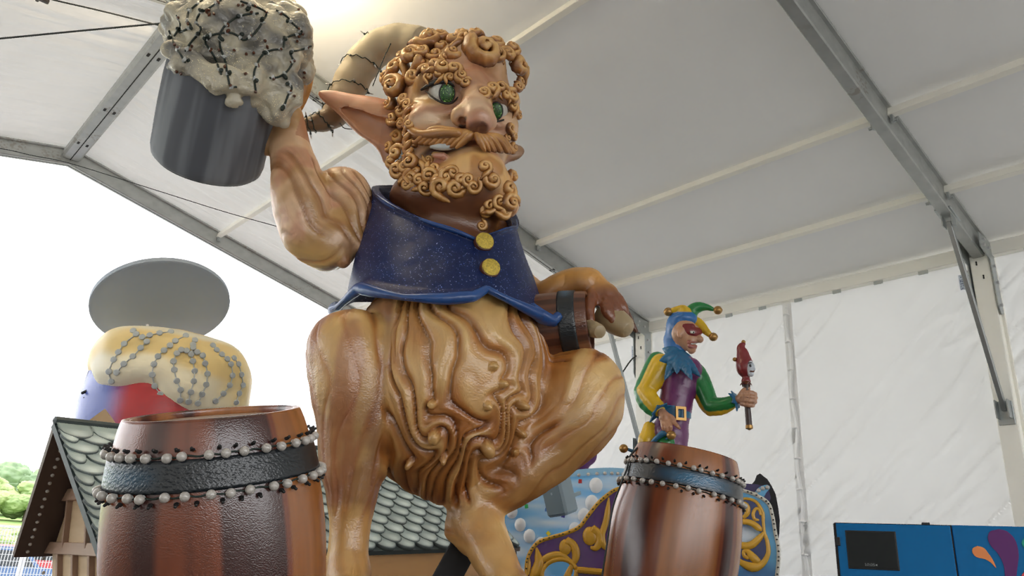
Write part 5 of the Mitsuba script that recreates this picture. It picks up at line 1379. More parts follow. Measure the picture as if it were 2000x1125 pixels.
for r_ in range(ROWS):
    for c_ in range(COLS + (r_ % 2)):
        fx = 1.0
        if r_ % 2 == 0: x = (c_ + 0.5) * sw
        elif c_ in (0, COLS): fx = 0.5; x = 0.25 * sw if c_ == 0 else Lr - 0.25 * sw
        else: x = c_ * sw
        y = r_ * sh - 0.5 * sh * (r_ > 0)
        if r_ == ROWS - 1: y -= sh * 0.35
        M = np.eye(4); M[:3, 0] = np.cross(ed, nr); M[:3, 1] = ed; M[:3, 2] = nr; M[:3, 3] = A0 + er * x + ed * y + nr * 0.004 * (ROWS - r_) * 0.2
        scene_key = num('shingled_house__roof__shingle')
        put(scene_key, variants[int(sys_rng.integers(4))], M @ np.diag([fx, 1, 1, 1]))
# gable wall, set back under the overhang
ov = er * 0.30
def gp(s_, h_, back=0.0):
    """A point of the gable: s_ from the near eave (0) to the far eave (1), h_ from eave level (0) to the ridge (1)."""
    base = E0 + (B0 - E0) * s_; top = A0 - (E0 + B0) / 2
    return base + top * h_ + ov + er * back
gn = np.cross(B0 - E0, [0, 0, 1.0]); gn /= np.linalg.norm(gn); gn = gn if gn @ (CAM - E0) > 0 else -gn
G = [gp(0.06, -1.1), gp(0.94, -1.1), gp(0.94, 0.0), gp(0.5, 0.9), gp(0.06, 0.0)]
V = np.array(G + [g + er * 0.06 for g in G]); f = [[0, 1, 2], [0, 2, 3], [0, 3, 4], [5, 7, 6], [5, 8, 7], [5, 9, 8]] + [q for i in range(5) for q in ([i, i + 5, (i + 1) % 5 + 5], [i, (i + 1) % 5 + 5, (i + 1) % 5])]
gw = trimesh.Trimesh(V, f, process=False); gw.fix_normals(); add('shingled_house__gable_wall', gw, 'house_cream_wood', False)
def timber(a, b_, w=0.07, d=0.05, mat='house_timber', key='shingled_house__timber'):
    add(num(key), beam(a, b_, d, w, up=np.cross(np.asarray(b_) - a, gn), bev=0.004), mat, False)
of = -er * 0.02
timber(gp(0.02, 0.04) + of, gp(0.98, 0.04) + of, 0.10); timber(gp(0.02, -0.34) + of, gp(0.98, -0.34) + of, 0.08)
timber(gp(0.2, 0.47) + of, gp(0.8, 0.47) + of, 0.10)
for s_ in (0.1, 0.28, 0.46, 0.64, 0.82): timber(gp(s_, -0.34) + of, gp(s_, 0.02) + of, 0.05)
for s_ in (0.1, 0.5, 0.9): timber(gp(s_, -1.1) + of, gp(s_, -0.36) + of, 0.06)
timber(gp(0.24, 0.05) + of, gp(0.30, 0.45) + of, 0.04); timber(gp(0.50, 0.05) + of, gp(0.48, 0.45) + of, 0.04); timber(gp(0.16, 0.05) + of, gp(0.2, 0.3) + of, 0.04); timber(gp(0.76, 0.05) + of, gp(0.70, 0.45) + of, 0.04)
W4 = [gp(0.255, 0.06) + of * .5, gp(0.49, 0.06) + of * .5, gp(0.475, 0.44) + of * .5, gp(0.305, 0.44) + of * .5]
add('shingled_house__window', slab(*W4, -er, 0.02), 'window_paint', False, label='slanting grey-blue gable window')
# bulbs under the dark overhang
for i in range(16):
    t = (i + 0.7) / 16.5
    p = A0 + (B0 - A0) * t + er * 0.10 - nr2 * 0.055
    put(num('shingled_house__bulb'), mikit.ply(trimesh.creation.icosphere(1, 0.016), 'pearl_bulb', smooth=True) if i == 0 else scene['shingled_house__bulb'], T().translate(p.tolist()).matrix if False else np.block([[np.eye(3), p[:, None]], [np.zeros((1, 3)), 1]]))
for (s0, h0, h1) in ((0.98, -1.0, -0.05), (0.03, -1.0, -0.05)):
    for i in range(9):
        p = gp(s0, h0 + (h1 - h0) * i / 8) - er * 0.05
        put(num('shingled_house__bulb'), scene['shingled_house__bulb'], np.block([[np.eye(3), p[:, None]], [np.zeros((1, 3)), 1]]))
# front wall under the eave
inw = (A0 - E0) * [1, 1, 0]; inw /= np.linalg.norm(inw)
def fw(s_, h_, out=0.0): return E0 + run * s_ + inw * (0.14 - out) + np.array([0, 0, h_])
def fslab(s0, s1, h0, h1, mat, key, out=0.0, t=0.05, label=None):
    add(key, slab(fw(s0, h0, out), fw(s1, h0, out), fw(s1, h1, out), fw(s0, h1, out), -inw, t), mat, False, label=label)
zb = 0.87 - min(E0[2], E1[2])
fslab(0.07, 0.97, zb, 0.03, 'house_orange_wall', 'shingled_house__front_wall', label='orange painted wall under the eave')
fslab(0.06, 0.14, zb, 0.02, 'house_cream_wood', 'shingled_house__wall_panel', 0.03)
fslab(0.075, 0.12, zb, -0.09, 'window_paint', 'shingled_house__side_window', 0.05, 0.02)
for s_ in (0.16, 0.43): fslab(s_, s_ + 0.012, zb, 0.02, 'house_timber', num('shingled_house__timber'), 0.05)
fslab(0.955, 1.0, zb, -0.02, 'house_dark_timber', num('shingled_house__post'), 0.10, 0.16, label='dark square corner post'); 
fslab(0.945, 1.005, -0.05, 0.0, 'house_dark_timber', num('shingled_house__post'), 0.13, 0.2)
# the pointed wooden dormer behind the ridge
dp = at(205, 798, 8.2); dk_ = np.array([[-.17, 0, 0], [.17, 0, 0], [0, 0, .24]])
dirx = np.array([math.cos(0.4), -math.sin(0.4), 0]); diry = np.array([math.sin(0.4), math.cos(0.4), 0])
Vd = []
for yy in (0.0, 0.5):
    for w, z in ((-.30, -.52), (.30, -.52), (.30, -.34), (0, 0), (-.30, -.34)): Vd.append(dp + dirx * w + diry * yy + np.array([0, 0, z]))
fd = [[0, 1, 2], [0, 2, 3], [0, 3, 4], [5, 7, 6], [5, 8, 7], [5, 9, 8]] + [q for i in range(5) for q in ([i, i + 5, (i + 1) % 5 + 5], [i, (i + 1) % 5 + 5, (i + 1) % 5])]
md = trimesh.Trimesh(np.array(Vd), fd, process=False); md.fix_normals()
add('shingled_house__dormer', md, 'house_cream_wood', False, label='pointed wooden dormer')
for w in (-.12, .12): add(num('shingled_house__dormer__batten'), beam(dp + dirx * w - diry * .01 + [0, 0, -.5], dp + dirx * w - diry * .01 + [0, 0, -.14], 0.02, 0.012, up=diry), 'house_timber', False)

# ---------------------------------------------------------------- the sky-blue arch panel with white globes, and a loudspeaker
BP = Frame(1110, 11.7); bw = lambda u, v, z=0: BP.world(BP.P(u, v, z)); b2 = lambda u, v: BP.P(u, v, 0)[:2]
def sky_paint(p, n, uv):
    c = fbm(p.x * 1.7 + p.y * .8, p.z * 2.2, 3.3, 4)
    return mix((0.16, 0.47, 0.80), (0.86, 0.90, 0.92), smoothstep(0.40, 0.62, c))
bumped('sky_panel', proc(sky_paint), 0.4, orange_peel, 0.001, clearcoat=0.3)
bumped('panel_white', (0.78, 0.79, 0.80), 0.35, orange_peel, 0.001, clearcoat=0.6)
principled('panel_edge_blue', (0.28, 0.52, 0.72), 0.45)
def place2(fr, mesh, zoff):
    m = mesh.copy(); m.apply_translation((0, 0, zoff)); m.vertices = fr.world(m.vertices); return m
top = catmull(np.array([b2(905, 985), b2(960, 958), b2(1040, 934), b2(1125, 924), b2(1190, 920), b2(1232, 923)]), 40)
zlow = 0.87
poly = Polygon(np.vstack([top, [[top[-1][0], zlow], [top[0][0], zlow]]]))
tag('sky_panel', 'sky-blue painted arch panel with white globes and confetti, standing left of the smaller barrel', 'panel')
add('sky_panel__board', place2(BP, extrude(poly, 0.08), -0.08), 'sky_panel', False)
add('sky_panel__edge_strip', place2(BP, extrude(LineString(top).buffer(0.05), 0.09), -0.085), 'panel_edge_blue', False)
gl = trimesh.creation.icosphere(3, 1.0); gl.apply_scale((1, 1, 0.6))
gd = mikit.ply(gl, 'panel_white', smooth=True); FM = np.eye(4); FM[:3, :3] = BP.M
def globe(u, v, r, key, d, z=2, ry=1.15):
    M = FM.copy(); q = BP.r(u, v, 0, r); M[:3, 3] = bw(u, v, z); put(num(key), d, M @ np.diag([q, q * ry, q, 1]))
for u, v, r in ((1000, 1000, 11), (1016, 1025, 11), (1034, 1047, 11.5), (1164, 948, 13), (1156, 982, 13), (1141, 1007, 12.5), (1123, 1034, 12), (1056, 1062, 11), (1104, 1056, 11), (1180, 1010, 12), (1075, 1075, 11)): globe(u, v, r, 'sky_panel__globe', gd)
for i in range(14):
    q = top[int(12 + i * 2)]; p = BP.world([q[0], q[1] - 0.035, 0.02]); M = FM.copy(); M[:3, 3] = p
    put(num('sky_panel__bulb'), mikit.ply(trimesh.creation.icosphere(2, 0.026), 'pearl_bulb', smooth=True) if i == 0 else scene['sky_panel__bulb'], M)
for i, (u, v, colr, a) in enumerate(((1133, 940, (0.5, 0.03, 0.03), .4), (1028, 989, (0.03, 0.42, 0.10), .6), (1068, 995, (0.04, 0.16, 0.5), .3), (1071, 1042, (0.75, 0.62, 0.03), 1.2), (1100, 1007, (0.05, 0.05, 0.25), .2))):
    principled(f'confetti_{i}', colr, 0.4)
    q = BP.r(u, v, 0, 4.6); dm = extrude(Polygon([(-q, -q * .5), (q * .4, -q), (q, q * .5), (-q * .3, q)]), 0.006); dm.apply_transform(trimesh.transformations.rotation_matrix(a, (0, 0, 1)))
    dm.vertices = BP.world(dm.vertices + np.array([*b2(u, v), 0.002])); add(num('sky_panel__confetti'), dm, f'confetti_{i}', False)
principled('speaker_grey', (0.25, 0.32, 0.36), 0.55); principled('speaker_grille', (0.14, 0.19, 0.22), 0.6)
sp = Frame(1090, 10.9, turn=0.62); ps_ = sp.P(1092, 970, 0)
spm = box(0.35, 0.49, 0.315, (0, 0, 0), 0.035); rt = trimesh.transformations.rotation_matrix(0.30, (1, 0, 0)) @ trimesh.transformations.rotation_matrix(0.12, (0, 0, 1))
def sput(m): m = m.copy(); m.apply_transform(rt); m.vertices = sp.world(m.vertices + ps_); return m
tag('loudspeaker', 'grey box loudspeaker mounted in front of the sky-blue panel', 'speaker')
add('loudspeaker__cabinet', sput(spm), 'speaker_grey', False)
add('loudspeaker__grille', sput(box(0.29, 0.43, 0.024, (0, 0, 0.157), 0.008)), 'speaker_grille', False)
add('loudspeaker__badge', sput(box(0.03, 0.035, 0.006, (0.01, 0.07, 0.171), 0.002)), 'speaker_grey', False)
add('loudspeaker__bracket', sput(cat_([box(0.16, 0.05, 0.06, (0, 0.0, -0.17)), box(0.05, 0.05, 0.36, (0, -0.05, -0.32))])), 'speaker_grey', False)
# a purple shape showing under the bent leg
pf = Frame(1130, 12.15); pu = Sculpt()
for u, v, r in ((1140, 885, 26), (1125, 900, 28), (1148, 875, 19), (1105, 912, 26), (1150, 893, 14), (1090, 930, 30), (1128, 930, 22)):
    pu.ball(pf.P(u, v, 0), pf.r(u, v, 0, r), 0.03)
pu.cone(pf.P(1110, 925, 0), pf.P(1110, 1150, 0), 0.12, 0.08, 0.03)
pm_ = pu.mesh(0.02); pm_.vertices = pf.world(pm_.vertices)
principled('purple_matte', (0.075, 0.006, 0.085), 0.6); add('purple_plume', pm_, 'purple_matte', True, label='rounded deep purple plume showing behind the satyr statue\'s bent leg', cat='plume')

# ---------------------------------------------------------------- carnival masks behind the smaller barrel
bumped('mask_purple', (0.085, 0.022, 0.17), 0.22, orange_peel, 0.0015, clearcoat=1.0)
bumped('mask_gold', (0.66, 0.36, 0.03), 0.3, orange_peel, 0.0015, clearcoat=0.8)
bumped('mask_navy', (0.018, 0.03, 0.13), 0.25, orange_peel, 0.0015, clearcoat=0.9)
def blue_fade(p, n, uv):
    return mix((0.03, 0.16, 0.38), (0.12, 0.42, 0.68), smoothstep(0.3, 0.65, fbm(p.x * 3, p.y * 3, p.z * 3, 2)))
bumped('mask_blue', proc(blue_fade), 0.28, orange_peel, 0.0015, clearcoat=0.9)
principled('trim_white', (0.62, 0.60, 0.52), 0.4)
def cm2(fr, pts, n=60): return catmull(np.array([fr.P(u, v, 0)[:2] for u, v in pts]), n)
def ribbon(fr, rows, z, depth_f=0.6, n=50, sides=10):
    P = [np.append(fr.P(u, v, 0)[:2], z) for u, v, r in rows]; R = [fr.r(u, v, 0, r) for u, v, r in rows]
    m = tube(P, R, sides, n, flat=depth_f, up=np.cross(P[1] - P[0], [0, 0, 1.0])); m.vertices = fr.world(m.vertices); return m
MA = Frame(1150, 8.9)
oa = cm2(MA, [(1028, 1135), (1029, 1100), (1036, 1078), (1050, 1060), (1075, 1050), (1100, 1043), (1130, 1030), (1148, 1008), (1166, 985), (1186, 967), (1206, 955), (1240, 948), (1290, 950)], 90)
pa = Polygon(np.vstack([oa, [[oa[-1][0], 0.87], [oa[0][0], 0.87]]]))
el = affinity.rotate(affinity.scale(Point(MA.P(1092, 1120, 0)[:2]).buffer(1), MA.r(1092, 1120, 0, 34), MA.r(1092, 1120, 0, 26)), 14)
tag('carnival_mask', 'purple carnival mask board with gold scrolls and gold trim, left of the smaller barrel', 'mask')
add('carnival_mask__board', place2(MA, extrude(pa.difference(el), 0.07), -0.07), 'mask_purple', False)
tr = tube(np.column_stack([oa, np.zeros(len(oa))]), 0.022, 10); tr.vertices = MA.world(tr.vertices); add('carnival_mask__trim', tr, 'mask_gold', True, label='gold trim along the edge')
for i in range(34):
    q = oa[int(i * 89 / 33)]; p = MA.world([q[0], q[1], 0.024]); M = np.eye(4); M[:3, :3] = MA.M; M[:3, 3] = p
    put(num('carnival_mask__pin'), pin_d, M)
eb = np.array(el.exterior.coords); er_ = tube(np.column_stack([eb, np.full(len(eb), 0.01)])[::2], 0.025, 8); er_.vertices = MA.world(er_.vertices); add('carnival_mask__eye_rim', er_, 'mask_gold', True)
for rows in ([(1156, 1034, 10), (1168, 1042, 8), (1172, 1056, 8), (1164, 1070, 6), (1154, 1070, 3)], [(1189, 972, 1.5), (1187, 995, 5), (1183, 1020, 6), (1176, 1044, 6), (1180, 1066, 6), (1196, 1074, 4)],
              [(1106, 1057, 9), (1119, 1064, 8), (1125, 1080, 8), (1122, 1096, 6), (1112, 1101, 3)],
             [(1048, 1070, 2), (1051, 1086, 7), (1053, 1100, 10), (1046, 1118, 10), (1038, 1132, 6)], [(1056, 1096, 5), (1075, 1086, 7), (1096, 1084, 6), (1116, 1096, 3)], [(1118, 1102, 4), (1112, 1116, 6), (1106, 1130, 7)], [(1034, 1092, 2), (1033, 1106, 4), (1031, 1122, 3)]):
    add(num('carnival_mask__scroll'), ribbon(MA, rows, 0.012), 'mask_gold', True)
for u, v, r in ((1152, 1047, 14), (1104, 1069, 12)):
    hd2 = trimesh.creation.icosphere(3, MA.r(u, v, 0, r)); hd2.apply_scale((1, 1.25, 0.4)); hd2.vertices = MA.world(hd2.vertices + MA.P(u, v, 0) * [1, 1, 0] + [0, 0, 0.01]); add(num('carnival_mask__scroll_head'), hd2, 'mask_gold', True)
gb = MA.world(np.vstack([np.append(MA.P(1128, 1113, 0)[:2], 0.05), np.append(MA.P(1184, 1118, 0)[:2], 0.05)])); add('carnival_mask__bar', tube(gb, 0.035, 10), 'mask_gold', 30)
MB = Frame(1460, 8.6)
ob = cm2(MB, [(1330, 1000), (1380, 960), (1420, 953), (1449, 958), (1476, 967), (1500, 983), (1509, 1010), (1514, 1040), (1520, 1070), (1520, 1100), (1516, 1135)], 80)
pb_ = Polygon(np.vstack([ob, [[ob[-1][0], 0.87], [ob[0][0], 0.87]]]))
eb2 = affinity.rotate(affinity.scale(Point(MB.P(1459, 1044, 0)[:2]).buffer(1), MB.r(1459, 1044, 0, 26), MB.r(1459, 1044, 0, 18)), -8)
tag('carnival_mask_001', 'blue carnival mask board with gold scrolls and white trim, right of the smaller barrel', 'mask')
add('carnival_mask_001__board', place2(MB, extrude(pb_.difference(eb2), 0.07), -0.07), 'mask_blue', False)
nav = Polygon(cm2(MB, [(1425, 1015), (1440, 978), (1456, 974), (1476, 980), (1489, 1000), (1491, 1022), (1493, 1040), (1499, 1060), (1500, 1082), (1488, 1100), (1470, 1108), (1448, 1098), (1425, 1080)], 60)).difference(eb2)
add('carnival_mask_001__inlay', place2(MB, extrude(nav, 0.012), 0.0), 'mask_navy', False, label='navy inlay inside the gold outline')
tr = tube(np.column_stack([ob, np.zeros(len(ob))]), 0.02, 10); tr.vertices = MB.world(tr.vertices); add('carnival_mask_001__trim', tr, 'trim_white', True, label='white trim along the edge')
for i in range(30):
    q = ob[int(i * 79 / 29)]; M = np.eye(4); M[:3, :3] = MB.M; M[:3, 3] = MB.world([q[0], q[1], 0.02]); put(num('carnival_mask_001__pin'), pin_d, M)
for rows in ([(1440, 978, 2), (1456, 974, 2.5), (1476, 980, 3), (1489, 1000, 3.5), (1491, 1022, 3), (1493, 1040, 3), (1499, 1060, 4), (1500, 1082, 4.5), (1488, 1102, 6), (1470, 1108, 9), (1450, 1100, 6), (1436, 1088, 3)], [(1452, 982, 4), (1459, 990, 5.5), (1459, 1003, 5), (1452, 1011, 3)],
             [(1482, 1016, 2), (1474, 1014, 3), (1471, 1004, 3.4), (1476, 994, 3), (1483, 996, 3), (1486, 1006, 2.5)], [(1436, 1026, 4), (1450, 1019, 5.5), (1468, 1022, 6), (1482, 1032, 6), (1487, 1037, 2)], [(1438, 1058, 4), (1452, 1066, 7), (1468, 1064, 7), (1482, 1052, 6), (1492, 1040, 3)],
             [(1462, 1090, 4), (1454, 1086, 3.5), (1453, 1078, 4), (1460, 1077, 5), (1470, 1088, 8), (1482, 1098, 6)]):
    add(num('carnival_mask_001__scroll'), ribbon(MB, rows, 0.012), 'mask_gold', True)
principled('feather_black', (0.008, 0.008, 0.009), 0.6); principled('flap_purple', (0.05, 0.035, 0.11), 0.45)
add('carnival_mask_001__eye_backing', place2(MB, extrude(eb2.buffer(0.04), 0.02), -0.10), 'sky_panel', False, label='sky-blue backing in the eye hole')
fb = Polygon([MB.P(u, v, 0)[:2] for u, v in ((1466, 945), (1474, 936), (1478, 925), (1485, 921), (1492, 927), (1499, 932), (1508, 946), (1516, 963), (1521, 990), (1524, 1015), (1523, 1040), (1520, 1060), (1500, 1060))])
add('carnival_mask_001__black_back', place2(MB, extrude(fb, 0.05), -0.2), 'feather_black', False, label='tall black shape behind the blue mask')
fp = Polygon([MB.P(u, v, 0)[:2] for u, v in ((1430, 940), (1449, 942), (1478, 944), (1500, 949), (1506, 970), (1500, 990), (1430, 985))])
add('carnival_mask_001__flap', place2(MB, extrude(fp, 0.04), -0.13), 'flap_purple', False)
fq = Polygon(cm2(MB, [(1472, 966), (1478, 955), (1488, 948), (1500, 946), (1504, 952), (1496, 962), (1490, 976)], 20))
add('carnival_mask_001__flap_tip', place2(MB, extrude(fq, 0.03), -0.085), 'mask_blue', False)
for u, v in ((1482, 957), (1490, 953), (1499, 951), (1476, 964)):
    M = np.eye(4); M[:3, :3] = MB.M; M[:3, 3] = MB.world(np.append(MB.P(u, v, 0)[:2], -0.045)); put(num('carnival_mask_001__bulb'), pearl_d, M)

# ---------------------------------------------------------------- the beer stein with its lid open
ST = Frame(325, 10.3); sw_ = lambda u, v, z=0: ST.world(ST.P(u, v, z)); sk_ = ST.r(325, 700, 0, 1)
tag('beer_stein', 'huge beer stein at the back, cream foam under an open round grey lid', 'stein')
dl = ray(316, 592); dl /= np.linalg.norm(dl)
upl = U_ - dl * (U_ @ dl); upl /= np.linalg.norm(upl)
nl = -0.66 * dl - 0.75 * upl + 0.05 * R_; nl /= np.linalg.norm(nl)
principled('stein_lid', (0.35, 0.41, 0.49), 0.6); principled('stein_lid_edge', (0.62, 0.62, 0.60), 0.4)
Ml = axes_matrix(sw_(316, 594, 0), nl, R_)
add('beer_stein__lid', moved(lathe([(0.01, 0.05), (122 * sk_, 0.05), (127 * sk_, 0.035), (127 * sk_, -0.02), (114 * sk_, -0.06), (0.01, -0.09)], 96), Ml), 'stein_lid', 30, label='open round grey lid')
def ste(s, u, v, z, rx, ry, rz, k=25):
    q = ST.r(u, v, z, 1); s.ell(ST.P(u, v, z), (rx * q, ry * q, rz * q), k * ST.px)
s = Sculpt()
ste(s, 330, 725, 10, 138, 72, 110); ste(s, 400, 735, 40, 80, 72, 80); ste(s, 250, 700, 50, 66, 50, 60); ste(s, 440, 775, 30, 42, 60, 60); ste(s, 330, 690, 40, 110, 44, 80); ste(s, 380, 800, 40, 90, 60, 80); ste(s, 300, 735, 70, 70, 36, 60); ste(s, 235, 730, 70, 46, 34, 50); ste(s, 350, 770, 80, 50, 40, 50)
sfm = s.mesh(0.03); Vs = np.asarray(sfm.vertices); sfm.vertices = Vs + vnormals(sfm) * ((meshkit.fbm(Vs * 2.0, 2, 4) - .5) * 0.12)[:, None]
Vs = np.asarray(sfm.vertices); cs = lerp(np.array((0.74, 0.70, 0.55)), np.array((0.72, 0.56, 0.25)), sstep(0.45, 0.62, meshkit.fbm(Vs * np.array([1.2, 2.6, 1.2]), 2, 9))[:, None])
sfm.vertices = ST.world(sfm.vertices); bumped('stein_foam', VCOL, 0.45, orange_peel, 0.002, clearcoat=0.3)
add('beer_stein__foam', sfm, 'stein_foam', True, color=cs, label='cream and yellow foam strung with flat round lights')
STC = sw_(330, 800, 0)[:2]
def stein_body_col(p, n, uv):
    t = smoothstep(-0.70, -0.40, p.x * float(ST.ex[0]) + p.y * float(ST.ex[1]) - float(STC @ ST.ex[:2]))
    return mix((0.09, 0.13, 0.42), (0.42, 0.03, 0.035), t)
bumped('stein_body', proc(stein_body_col), 0.3, orange_peel, 0.002, clearcoat=0.7)
yb, yt = 0.87, ST.P(300, 735, 0)[1]
sb_ = lathe([(0.5, 0), (0.52, 0.1), (0.55, 0.5), (0.72, 1.0), (0.95, yt - yb - 0.75), (0.97, yt - yb - 0.4), (0.93, yt - yb), (0.5, yt - yb + .05)], 64); 
c0 = ST.P(318, 800, -10); k0 = 150 * sk_
sb_.vertices[:, :2] *= k0
uvs = np.stack([np.arctan2(sb_.vertices[:, 1], -sb_.vertices[:, 0]) / (2 * np.pi) + .5, sb_.vertices[:, 2]], 1)
Mz = np.eye(4); Mz[:3, 0] = ST.ex; Mz[:3, 1] = -ST.ez; Mz[:3, 2] = (0, 0, 1); Mz[:3, 3] = ST.world([c0[0], yb, c0[2]])
Mz[:3, 1] = np.cross(Mz[:3, 2], Mz[:3, 0])
th_ = np.arctan2(sb_.vertices[:, 1], sb_.vertices[:, 0])  # -90 degrees faces the street
uvs[:, 0] = np.where(th_ < np.pi / 2, th_ + np.pi, th_ - np.pi) / (2 * np.pi) * 1.0
add('beer_stein__body', moved(sb_, Mz), 'stein_body', True, uv=uvs, label='red and blue stein body')
add('beer_stein__foot_ring', moved(lathe([(k0 * .53, -0.0), (k0 * .58, 0.04), (k0 * .54, 0.1), (k0 * .45, .1)], 64), Mz), 'stein_lid_edge', 30)
principled('dot_grey', (0.40, 0.44, 0.46), 0.4); 
dot = mikit.ply(lathe([(0.001, -0.01), (0.033, -0.01), (0.036, 0.008), (0.03, 0.014), (0.001, 0.016)], 14), 'dot_grey', smooth=30)
STR = [[(760, 530), (690, 565), (655, 595), (615, 628), (575, 668), (548, 720), (537, 790), (553, 865), (590, 920), (628, 985)], [(730, 625), (700, 648), (678, 700), (683, 757), (700, 830), (725, 890), (722, 960)], [(820, 560), (808, 590), (808, 610), (795, 655), (806, 700), (818, 765), (812, 832), (793, 905), (778, 970)],
       [(765, 630), (835, 640), (872, 662), (888, 715), (903, 783), (895, 855), (868, 920), (840, 980)], [(940, 595), (965, 625), (1000, 655), (1035, 685), (1060, 720), (1070, 795), (1052, 860), (1010, 915), (958, 965)], [(500, 570), (460, 612), (408, 668), (348, 718), (300, 775)],
       [(430, 520), (350, 585), (312, 640), (280, 690), (248, 770), (265, 835)], [(1080, 680), (1110, 720), (1130, 790), (1140, 860), (1115, 915), (1095, 975)], [(410, 497), (470, 540), (520, 527), (585, 513), (660, 505)]]
for stg in STR:
    P = []
    for x, y in stg:
        p = surf(sfm, 140 + x / 3.408, 500 + y / 3.408, 0.012)
        if p is None: continue
        P.append(p)
    if len(P) < 3: continue
    key = add(num('beer_stein__light_string'), tube(np.array(P), 0.0065, 6, len(P) * 5), 'dot_grey', True, label='string of flat round lights')
    cen = sfm.vertices.mean(0)
    for p in P: put(num(key + '__light'), dot, axes_matrix(p, (p - cen) * [0.6, 0.6, 1] - ray(320, 720) * 0.5))
add('beer_stein__lid_post', tube([sw_(287, 652, 40), sw_(288, 634, 40)], 0.018, 8), 'panel_white', 30)
wl = [tube([sw_(200, 757, 30), sw_(178, 760, 40), sw_(160, 768, 50)], 0.016, 8, 14)]
for i in range(14): wl.append(tube([sw_(164 + rng.uniform(-6, 8) + i * 2.4, 778 + i * 2.3 + rng.uniform(-5, 5), 46), sw_(168 + i * 2.4, 782 + i * 2.3 + rng.uniform(-3, 3), 46)], 0.012, 6))
add('beer_stein__wire_tangle', cat_(wl), 'black_cable', True, kind='stuff')

# ---------------------------------------------------------------- the blue kiosk
KS = Frame(1790, 6.3, turn=-0.02); kp = lambda u, v: KS.P(u, v, 0)
def kiosk_paint(p, n, uv):
    return mix((0.0, 0.17, 0.19), (0.0, 0.135, 0.36), smoothstep(1.38, 1.62, p.z))
bumped('kiosk_blue', proc(kiosk_paint), 0.5, orange_peel, 0.0004, specular=0.25)
principled('kiosk_black', (0.012, 0.013, 0.014), 0.5); principled('screen_glass', (0.008, 0.011, 0.012), 0.25, specular=0.25)
x0, x1, x2, yt_ = kp(1632, 1022)[0], kp(1856, 1022)[0], kp(2075, 1022)[0], kp(1750, 1021)[1]
tag('kiosk', 'blue kiosk cabinet with dark screen and coloured petals before the white wall', 'kiosk')
add('kiosk__body', fbox(KS, x0 - 0.02, x2, 0.0, yt_ - 0.005, -0.62, -0.03), 'kiosk_black', False, label='black side and top')
add('kiosk__door', fbox(KS, x0, x1 - 0.004, 0.05, yt_ - 0.012, -0.03, 0.0, 0.004), 'kiosk_blue', False, label='blue front panel with the screen')
add('kiosk__door_001', fbox(KS, x1 + 0.006, x2, 0.05, yt_ - 0.006, -0.05, -0.018, 0.004), 'kiosk_blue', False, label='blue front panel with coloured petals')
q = [kp(1646, 1036), kp(1746, 1037), kp(1751, 1112), kp(1652, 1106)]
q = [kp(1647, 1035.5), kp(1745, 1035.5), kp(1745, 1110), kp(1647, 1110)]
scw, sch = q[1][0] - q[0][0], q[0][1] - q[3][1]
scx, scy = (q[0][0] + q[1][0]) / 2 + 0.012, (q[0][1] + q[3][1]) / 2
add('kiosk__screen', fbox(KS, scx - scw / 2, scx + scw / 2, scy - sch / 2, scy + sch / 2, -0.004, 0.006, 0.003), 'kiosk_black', False, label='dark screen showing a small clock')
add('kiosk__screen__glass', fbox(KS, scx - scw / 2 + .008, scx + scw / 2 - .008, scy - sch / 2 + .008, scy + sch / 2 - .008, 0.004, 0.008, 0.002), 'screen_glass', False)
principled('screen_text', (0.30, 0.32, 0.32), 0.5)
tx = meshkit.text_mesh('10:05', 0.018, 0.0012); tx.apply_translation((scx - scw * 0.18, scy - sch * 0.41, 0.0085)); 
ar = extrude(Polygon([(0, 0.008), (0.012, 0), (0.012, 0.016)]), 0.0012); ar.apply_translation((scx + scw * 0.0 + 0.012, scy - sch * 0.41, 0.0085))
tx = cat_([tx, ar]); tx.vertices = KS.world(tx.vertices); add('kiosk__screen__clock_text', tx, 'screen_text', False)
def drop(tip, ctr, r, key, mat, label):
    t, c = kp(*tip)[:2], kp(*ctr)[:2]; R = KS.r(*ctr, 0, r)
    d = (t - c); L = np.linalg.norm(d); d /= L; nn = np.array([-d[1], d[0]])
    a = math.acos(min(1, R / L)); pts = [t]
    ang0 = math.atan2(d[1], d[0])
    for th in np.linspace(ang0 + a * 0.92, ang0 + 2 * np.pi - a * 0.92, 40): pts.append(c + R * np.array([math.cos(th), math.sin(th)]))
    P = np.array(pts); side = (P - c) @ nn; along = (P - c) @ d
    m = extrude(Polygon(P).buffer(0.002), 0.003); al = (m.vertices[:, :2] - c) @ d / L
    m = m.subdivide().subdivide() if False else m
    m.apply_translation((0, 0, -0.0165)); m.vertices = KS.world(m.vertices); add(key, m, mat, False, label=label)
principled('petal_purple', (0.10, 0.006, 0.13), 0.45); principled('petal_orange', (0.78, 0.25, 0.07), 0.45); principled('petal_green', (0.0, 0.30, 0.22), 0.45); principled('petal_red', (0.6, 0.05, 0.06), 0.45)
def petal(rows, key, mat, label=None):
    c = catmull(np.array([kp(u, v)[:2] for u, v in rows + rows[:1]]), 70)[:-1]
    m = extrude(Polygon(c).buffer(0), 0.003); m.apply_translation((0, 0, -0.0165)); m.vertices = KS.world(m.vertices); add(key, m, mat, False, label=label)
petal([(1952, 1033), (1968, 1038), (1983, 1054), (1990, 1080), (1988, 1105), (1982, 1140), (1966, 1140), (1961, 1105), (1950, 1082), (1936, 1066), (1930, 1052), (1934, 1038)], num('kiosk__petal'), 'petal_purple', 'purple petal')
petal([(1909, 1066), (1922, 1070), (1932, 1082), (1940, 1094), (1946, 1109), (1936, 1099), (1924, 1092), (1908, 1088), (1900, 1080), (1900, 1071)], num('kiosk__petal'), 'petal_orange', 'orange petal')
